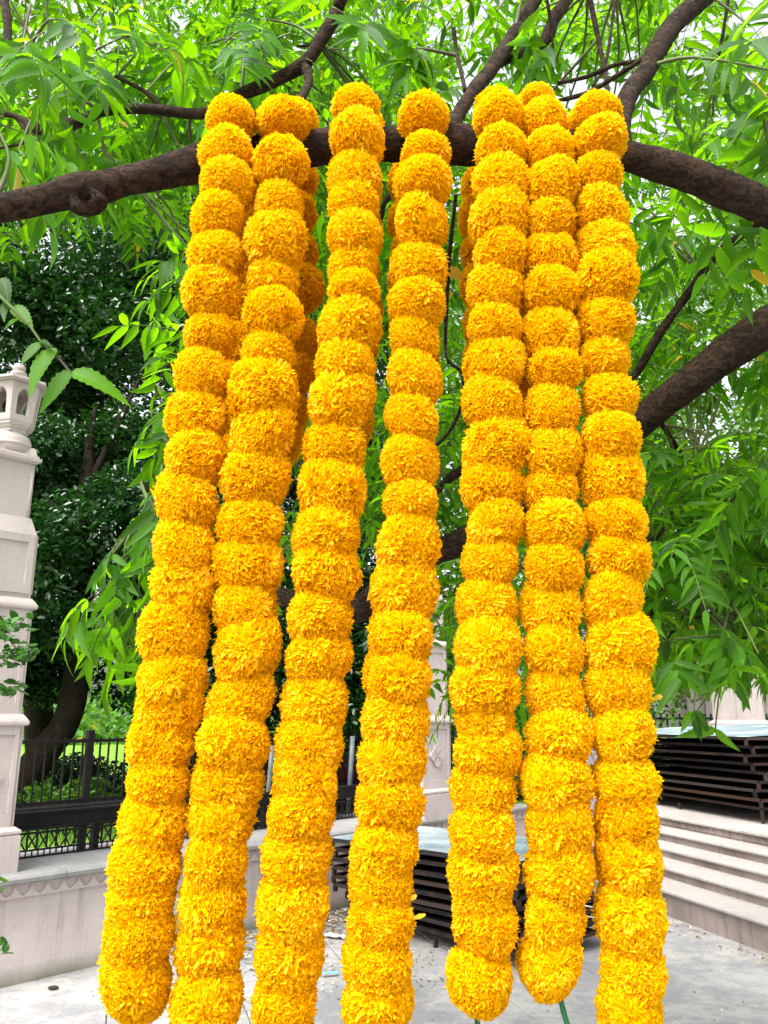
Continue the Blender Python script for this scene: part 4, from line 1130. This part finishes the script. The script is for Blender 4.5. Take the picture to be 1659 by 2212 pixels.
for sl_ in stem_lines:
    sp = smooth_path(sl_, 4)
    MB().tube([Vector(q_) - SB for q_ in sp], [.006 - .004 * i / len(sp) for i in range(len(sp))], 6).build('stem', M_TWIG, shr)
    for k_, q_ in enumerate(sp):
        if q_[0] < P(-70, 1400, 3.3).x: continue
        for _ in range(5):
            o = link('leaf', rme, shr); o.location = Vector(q_) - SB + Vector((rnd.uniform(-.02, .02), rnd.uniform(-.08, .08), rnd.uniform(-.03, .03)))
            o.rotation_euler = (rnd.uniform(-.5, 1.0), rnd.uniform(-.9, .9), rnd.uniform(0, 6.28)); o.scale = [rnd.uniform(.034, .052)] * 3

# ------------------------------------------------------------------ marigold garlands
def flower_mesh(seed, np_=3400, bunches=80, sheet=False, soft=.5):
    r_ = np.random.RandomState(seed)
    bc = r_.normal(0, 1, (bunches, 3)); bc /= np.linalg.norm(bc, axis=1)[:, None]
    bl = r_.uniform(.90, 1.02, bunches); bt = r_.normal(0, .30, (bunches, 3)); btone = r_.rand(bunches)
    k = r_.randint(0, bunches, np_)
    loose = r_.rand(np_) < .35 + .6 * soft
    u = bc[k] + r_.normal(0, .24, (np_, 3))
    ul = r_.normal(0, 1, (np_, 3)); u[loose] = ul[loose]
    u /= np.linalg.norm(u, axis=1)[:, None]
    lump = r_.normal(0, 1, (9, 3)); lump /= np.linalg.norm(lump, axis=1)[:, None]; la_ = r_.uniform(-.10, .09, 9)
    shape = 1 + (np.exp(-((u[:, None, :] - lump[None]) ** 2).sum(2) / .16) * la_).sum(1)
    hearts = [np.array([math.cos(q_), math.sin(q_), r_.uniform(-.3, .3)]) for q_ in (r_.uniform(0, 6.28) + np.array([0, 2.1, 4.2]))]
    ln = (np.where(loose, r_.uniform(.92, 1.0, np_), bl[k] * r_.uniform(.95, 1.02, np_)) * shape)[:, None]
    tg = np.where(loose[:, None], r_.normal(0, 1, (np_, 3)), bt[k] * 3.5 + r_.normal(0, .55, (np_, 3)))
    tg -= u * (tg * u).sum(1)[:, None]; tg /= np.linalg.norm(tg, axis=1)[:, None] + 1e-6
    side = np.cross(u, tg)
    w = r_.uniform(.011, .026, np_)[:, None]; big = r_.rand(np_) < .03; w[big] *= 2.2
    if sheet: w[k < 14] *= 4.0
    bend = np.where(loose[:, None], r_.uniform(.02, .10, (np_, 1)), r_.uniform(.05, .22, (np_, 1))); bend[big] *= 1.4
    base = u * .80 - tg * .02; midp = u * (ln * .95) - tg * bend * .25
    tip = u * (ln * r_.uniform(.93, 1.01, (np_, 1))) + tg * bend * .75
    # ruffled hearts: longer strips that fan out from a few points round the flower
    for h_ in hearts:
        hh_ = h_ / np.linalg.norm(h_); dd = u - hh_; near_ = ((dd ** 2).sum(1) < .26) & (r_.rand(np_) < .42 - .38 * soft)
        t2 = dd - u * (dd * u).sum(1)[:, None]; t2 /= np.linalg.norm(t2, axis=1)[:, None] + 1e-6
        t2 = t2 + side * r_.normal(0, .35, (np_, 1))
        lift = r_.uniform(.96, 1.07, (np_, 1)) * shape[:, None]
        tip = np.where(near_[:, None], u * lift + t2 * r_.uniform(.06, .2, (np_, 1)), tip)
        side = np.where(near_[:, None], np.cross(u, t2), side)
        w = np.where(near_[:, None], r_.uniform(.018, .042, (np_, 1)), w)
    roll = u * r_.normal(0, .03, (np_, 1))
    v0, v1 = base - side * w * .5, base + side * w * .5
    v2, v3 = midp - side * w + roll, midp + side * w - roll
    tw = r_.uniform(.45, 1.0, (np_, 1)); j = r_.uniform(-.03, .03, (np_, 1))
    v4, v5 = tip - side * w * tw + roll + tg * j, tip + side * w * tw - roll - tg * j
    V = np.stack([v0, v1, v2, v3, v4, v5], 1).reshape(-1, 3)
    o_ = (np.arange(np_) * 6)[:, None]
    Q = np.concatenate([o_ + np.array([[0, 1, 3, 2]]), o_ + np.array([[2, 3, 5, 4]])], 0)
    tone = np.repeat(np.clip(np.where(loose, r_.rand(np_), btone[k]) * .35 + r_.rand(np_) * .15 + .3, 0, 1), 6)
    # hidden core
    nu, nv = 16, 10; cv = []; cq = []
    for a in range(nv + 1):
        for b_ in range(nu):
            ph = math.pi * a / nv; t_ = 2 * math.pi * b_ / nu
            cv.append((.86 * math.sin(ph) * math.cos(t_), .86 * math.sin(ph) * math.sin(t_), .86 * math.cos(ph)))
    for a in range(nv):
        for b_ in range(nu): cq.append((a * nu + b_, a * nu + (b_ + 1) % nu, (a + 1) * nu + (b_ + 1) % nu, (a + 1) * nu + b_))
    cu = np.array(cv) / .86
    cv = np.array(cv) * (.96 * (1 + np.minimum(0, (np.exp(-((cu[:, None, :] - lump[None]) ** 2).sum(2) / .16) * la_).sum(1)))[:, None]) * 1.02
    Q = np.concatenate([Q, np.array(cq) + len(V)]); V = np.concatenate([V, cv]); tone = np.concatenate([tone, np.full(len(cv), .3)])
    return np_mesh('flower', V, Q, M_PETAL, None, tone, smooth=False)
FM = [flower_mesh(100 + i, 13000, 34 + 9 * i, False, [.1, .9, .4, 1.0, .2, .8, .5, .95, 0, .7][i]) for i in range(10)]
FSHEET = flower_mesh(222, 2600, 40, True)
FRONT = {
 1: [(497, 262, 118), (490, 330, 116), (490, 402, 114), (474, 482, 120), (465, 560, 120), (456, 640, 118), (452, 722, 116), (440, 813, 122), (425, 903, 124), (425, 990, 132), (408, 1082, 138), (404, 1182, 136),
     (400, 1266, 142), (377, 1371, 152), (374, 1466, 142), (362, 1538, 138), (350, 1604, 148), (340, 1690, 150), (330, 1776, 152), (312, 1868, 156), (304, 1942, 150), (300, 2022, 156), (296, 2118, 144)],
 2: [(612, 266, 110), (607, 362, 126), (602, 445, 112), (596, 524, 128), (588, 606, 118), (592, 684, 130), (580, 768, 132), (572, 852, 152), (566, 935, 138), (556, 1036, 150), (542, 1134, 144), (532, 1222, 148),
     (530, 1308, 142), (532, 1406, 146), (514, 1514, 142), (504, 1606, 150), (486, 1690, 154), (476, 1770, 146), (466, 1858, 138), (460, 1942, 152), (450, 2048, 154), (444, 2158, 158), (440, 2260, 158)],
 3: [(771, 232, 116), (772, 305, 118), (766, 385, 126), (766, 448, 116), (763, 510, 120), (765, 578, 116), (766, 636, 120), (757, 714, 142), (747, 794, 132), (740, 870, 144), (723, 966, 136), (717, 1060, 138),
     (707, 1156, 146), (702, 1242, 140), (690, 1332, 140), (685, 1418, 144), (675, 1520, 144), (667, 1608, 146), (660, 1686, 146), (650, 1758, 146), (638, 1850, 148), (630, 1950, 152), (627, 2058, 158), (614, 2166, 148), (606, 2262, 150)],
 4: [(914, 262, 120), (921, 332, 104), (913, 402, 122), (912, 492, 124), (905, 588, 126), (900, 664, 120), (896, 740, 118), (894, 822, 126), (892, 904, 122), (886, 1000, 128), (884, 1086, 134), (880, 1182, 140),
     (870, 1270, 142), (864, 1378, 142), (855, 1464, 144), (850, 1558, 142), (844, 1646, 146), (841, 1736, 146), (830, 1828, 150), (824, 1910, 144), (818, 1992, 148), (815, 2080, 148), (812, 2166, 150), (808, 2260, 150)],
 5: [(1079, 258, 124), (1083, 326, 120), (1083, 402, 120), (1077, 476, 120), (1078, 552, 124), (1070, 630, 130), (1069, 712, 132), (1067, 790, 136), (1065, 876, 130), (1068, 966, 134), (1064, 1052, 134), (1066, 1134, 134),
     (1060, 1212, 130), (1054, 1308, 136), (1052, 1402, 144), (1048, 1492, 142), (1049, 1560, 130), (1050, 1626, 144), (1044, 1706, 146), (1041, 1796, 150), (1041, 1878, 146), (1042, 1940, 136), (1044, 2006, 146), (1034, 2106, 152)],
 6: [(1176, 262, 112), (1186, 330, 104), (1191, 408, 112), (1188, 480, 114), (1190, 558, 118), (1188, 636, 118), (1194, 722, 120), (1200, 804, 118), (1190, 892, 118), (1196, 976, 126), (1192, 1058, 122), (1197, 1146, 132),
     (1195, 1230, 132), (1192, 1318, 134), (1197, 1412, 134), (1202, 1502, 140), (1207, 1594, 142), (1203, 1696, 146), (1207, 1784, 150), (1207, 1882, 148), (1199, 1984, 138), (1188, 2078, 142)],
 7: [(1288, 244, 106), (1297, 312, 114), (1293, 384, 112), (1302, 456, 118), (1306, 536, 126), (1309, 616, 130), (1307, 698, 126), (1304, 778, 116), (1314, 860, 126), (1322, 948, 132), (1322, 1038, 134), (1329, 1132, 124),
     (1338, 1212, 140), (1325, 1302, 126), (1339, 1394, 146), (1334, 1486, 140), (1346, 1588, 142), (1350, 1688, 138), (1354, 1776, 142), (1357, 1872, 142), (1363, 1982, 154), (1363, 2090, 152), (1362, 2184, 146), (1360, 2280, 150)],
}
BACK = {
 1: [(520, 345, 106), (532, 430, 104), (535, 510, 106), (532, 590, 106), (530, 670, 106), (524, 750, 106), (514, 835, 104), (500, 915, 104), (490, 990, 104)],
 2: [(640, 262, 92), (632, 385, 106), (634, 465, 106), (636, 545, 104), (646, 625, 108), (642, 735, 108), (630, 812, 104), (618, 888, 104), (604, 965, 100)],
 3: [(782, 290, 90), (776, 420, 100), (776, 500, 100), (774, 585, 100), (772, 665, 98), (768, 750, 100), (764, 840, 104), (752, 915, 100)],
 4: [(902, 290, 90), (890, 395, 106), (892, 475, 104), (894, 560, 104), (894, 625, 106), (896, 700, 104), (896, 780, 104)],
 5: [(1070, 235, 92), (1048, 395, 104), (1040, 478, 104), (1052, 552, 102), (1043, 622, 106), (1050, 704, 104), (1048, 782, 108), (1062, 860, 104)],
 6: [(1158, 222, 82), (1140, 420, 104), (1138, 500, 104), (1135, 580, 104), (1135, 660, 104), (1136, 745, 104), (1138, 825, 102)],
 7: [(1262, 268, 84), (1262, 345, 96), (1256, 425, 100), (1254, 505, 100), (1258, 585, 102), (1262, 665, 102), (1262, 745, 100)],
}
LAB = {
 1: 'marigold garland nearest the left edge, slanting and ending in a short green stem',
 2: 'second marigold garland from the left, running out of the bottom of the photo',
 3: 'third marigold garland from the left, whose top flower stands high above the branch',
 4: 'fourth marigold garland from the left, hanging alone in the middle',
 5: 'fifth marigold garland, its last flower in front of the lower stack with a green tip',
 6: 'sixth marigold garland, ending in a long slanting green stem before the stacked frames',
 7: 'marigold garland nearest the right edge, beside the stone steps',
}
TAIL = {1: [(290, 2150), (284, 2190), (281, 2230), (279, 2290)], 5: [(1034, 2150), (1031, 2200), (1034, 2250)], 6: [(1200, 2120), (1207, 2145), (1216, 2180), (1227, 2220), (1236, 2260)]}
def stray_petal(g_, G0, x, y, Y, ang, ln=.014, w=.0045):
    p = P(x, y, Y) - G0; d = Vector((math.cos(ang), -.15, math.sin(ang))); s_ = Vector((-math.sin(ang), .3, math.cos(ang))).normalized()
    m_ = MB().add([p - s_ * w * .4, p + s_ * w * .4, p + d * ln * .6 + s_ * w + Vector((0, -.002, 0)), p + d * ln + s_ * w * .3, p + d * ln - s_ * w * .5, p + d * ln * .6 - s_ * w], [(0, 1, 2, 5), (5, 2, 3, 4)])
    o = m_.build('petal', M_STRAY, g_)
YF, YB = 1.02, 1.185
for gi in range(1, 8):
    top = FRONT[gi][0]; tp = P(top[0], top[1], 1.10)
    g_ = empty('marigold_garland', tp, 0, LAB[gi], 'garland', 'marigold garlands hung over the branch'); G0 = tp.copy()
    seq = []
    for (x, y, w) in reversed(BACK[gi][1:]): seq.append((x, y, w, YB))
    x, y, w = BACK[gi][0]; seq.append((x, y, w, 1.16))
    for i, (x, y, w) in enumerate(FRONT[gi]): seq.append((x, y, w, [1.065, 1.025][i] if i < 2 else YF))
    cen = [P(x, y, Y) for x, y, w, Y in seq]
    for i, (x, y, w, Y) in enumerate(seq):
        p = cen[i]; rr = w / F * depth_of(p) / 2 * rnd.uniform(.93, 1.03); p = p + Vector((rnd.uniform(-.002, .002), rnd.uniform(-.004, .004), rnd.uniform(-.003, .003)))
        ax = (cen[max(i - 1, 0)] - cen[min(i + 1, len(cen) - 1)]).normalized()
        ax = (ax + Vector((rnd.gauss(0, .22), rnd.gauss(0, .22), rnd.gauss(0, .1)))).normalized()
        qd = ax.to_track_quat('Z', 'Y').to_matrix().to_4x4()
        me = FSHEET if (gi == 1 and y == 1266) else FM[rnd.randrange(10)]
        o = link('flower', me, g_)
        o.matrix_local = Matrix.Translation(p - G0) @ qd @ Matrix.Rotation(rnd.uniform(0, 6.28), 4, 'Z') @ Matrix.Diagonal((rr * rnd.uniform(.95, 1.05), rr * rnd.uniform(.93, 1.07), rr * rnd.uniform(1.05, 1.36), 1))
    sp = [c_ - G0 for c_ in cen]
    MB().tube(sp, .0016, 6).build('string', M_STRING, g_)
    if gi in TAIL:
        pts = [P(x, y, YF) - G0 for x, y in TAIL[gi]]
        MB().tube([Vector(q_) for q_ in smooth_path([tuple(p) for p in pts], 4)], .0032, 8, .1, 1, freq=200).build('stem_tip', M_STEM, g_)
    if gi == 1:
        for a in ((235, 2070, 3.5), (240, 2062, 3.3), (372, 2003, .3), (370, 1990, .6)): stray_petal(g_, G0, a[0], a[1], YF, a[2])
    if gi == 4:
        stray_petal(g_, G0, 890, 1985, YF - .01, .35, .016, .003); stray_petal(g_, G0, 885, 1945, YF - .01, .7, .010, .003)
    if gi == 5:
        stray_petal(g_, G0, 1000, 602, YB - .06, 2.9, .024, .006); stray_petal(g_, G0, 998, 595, YB - .06, 2.6, .022, .007)
    if gi == 6: stray_petal(g_, G0, 1172, 2140, YF, 4.4, .014)
    if gi == 7: stray_petal(g_, G0, 1412, 1510, YF + .02, .4, .011, .004)

# ------------------------------------------------------------------ litter on the courtyard
def litter(n, fn, name, label, cols, size):
    parts = []; T = []; 
    for _ in range(n):
        p = fn(); T.append((p.x, p.y, p.z))
    T = np.array(T)
    M_ = rand_mats(n, size, 3.0)
    m, t, out = mat(name + '_material'); a = N(t, 'ShaderNodeAttribute'); a.attribute_name = 'tone'
    c = ramp(t, a.outputs['Fac'], cols, 'CONSTANT'); princ(t, out, c, .8)
    V, Q, U, TN = scatter(tvS, tqS, tuS, M_, T, nrs.rand(n))
    o = link(name, np_mesh(name, V, Q, m, U, TN)); tag(o, label, 'litter', kind='stuff')
cols = [(0, (.16, .09, .04)), (.3, (.32, .2, .09)), (.5, (.10, .075, .05)), (.68, (.45, .38, .28)), (.82, (.22, .24, .08)), (.9, (.6, .57, .52))]
def near_wall():
    t = rnd.gauss(3.2, .9); return wall_pt(t, -abs(rnd.gauss(0, .28)) - .02, .012)
litter(2600, near_wall, 'fallen_leaves', 'dry brown leaf litter swept against the foot of the wall', cols, .032)
def drift():
    a = P(850, 2010, 1); q = wall_pt(rnd.uniform(1.2, 4.0), -rnd.uniform(.1, 1.9), .010)
    return q
litter(1100, drift, 'leaf_scraps', 'scattered dry leaf scraps and paper bits between the wall and the stack', cols, .026)
litter(260, lambda: SN * (4.33 - abs(rnd.gauss(0, .12))) + SD * rnd.uniform(4.5, 9) + Vector((0, 0, .012)), 'step_litter', 'dry leaves along the foot of the steps', cols, .03)
litter(320, lambda: Vector((rnd.uniform(-3, 3.4), rnd.uniform(4.4, 9), .012)), 'loose_petals', 'tiny dry leaf flecks strewn over the paving', cols, .022)
def g0(x, y, z=0.0):
    r_, u = (x - 829.5) / F, (1106 - y) / F; d = Vector((r_, ct - u * st, st + u * ct)); k = (z - EYE) / d.z
    return Vector((0, 0, EYE)) + d * k
def scrap(x, y, sx, sy, col, label, cat_, rz=0):
    p = g0(x, y, .012); nx, ny = 7, 5; b_ = MB(); vs = []
    for i in range(nx):
        for j in range(ny):
            vs.append(((i / (nx - 1) - .5) * sx, (j / (ny - 1) - .5) * sy, .012 + .018 * mnoise.noise(Vector((i * .9 + x, j * .9, y)))))
    fs = [(i * ny + j, (i + 1) * ny + j, (i + 1) * ny + j + 1, i * ny + j + 1) for i in range(nx - 1) for j in range(ny - 1)]
    o = b_.add(vs, fs, True).build(cat_.replace(' ', '_'), m_plain('scrap_%d' % int(x), col, .45)); o.location = p; o.rotation_euler = (0, 0, rz)
    tag(o, label, cat_)
scrap(712, 2106, .11, .035, (.20, .48, .60), 'crumpled light blue wrapper lying on the paving between the third and fourth garlands', 'wrapper', .35)
scrap(725, 2024, .17, .09, (.72, .72, .70), 'crumpled white plastic scrap on the leaf litter near the wall', 'plastic scrap', -.4)
scrap(545, 2094, .06, .03, (.74, .73, .70), 'small torn white paper scrap on the paving between the second and third garlands', 'paper scrap', .2)
st1 = MB().lathe((0, 0, 0), [(.012, 0), (.026, .006), (.024, .018), (.008, .026)], 7, smooth=False).build('small_stone', M_RUST)
st1.location = g0(115, 2137, .003); st1.scale = (1.3, .8, .8); tag(st1, 'small dark stone lying on the paving in front of the wall at left', 'stone')
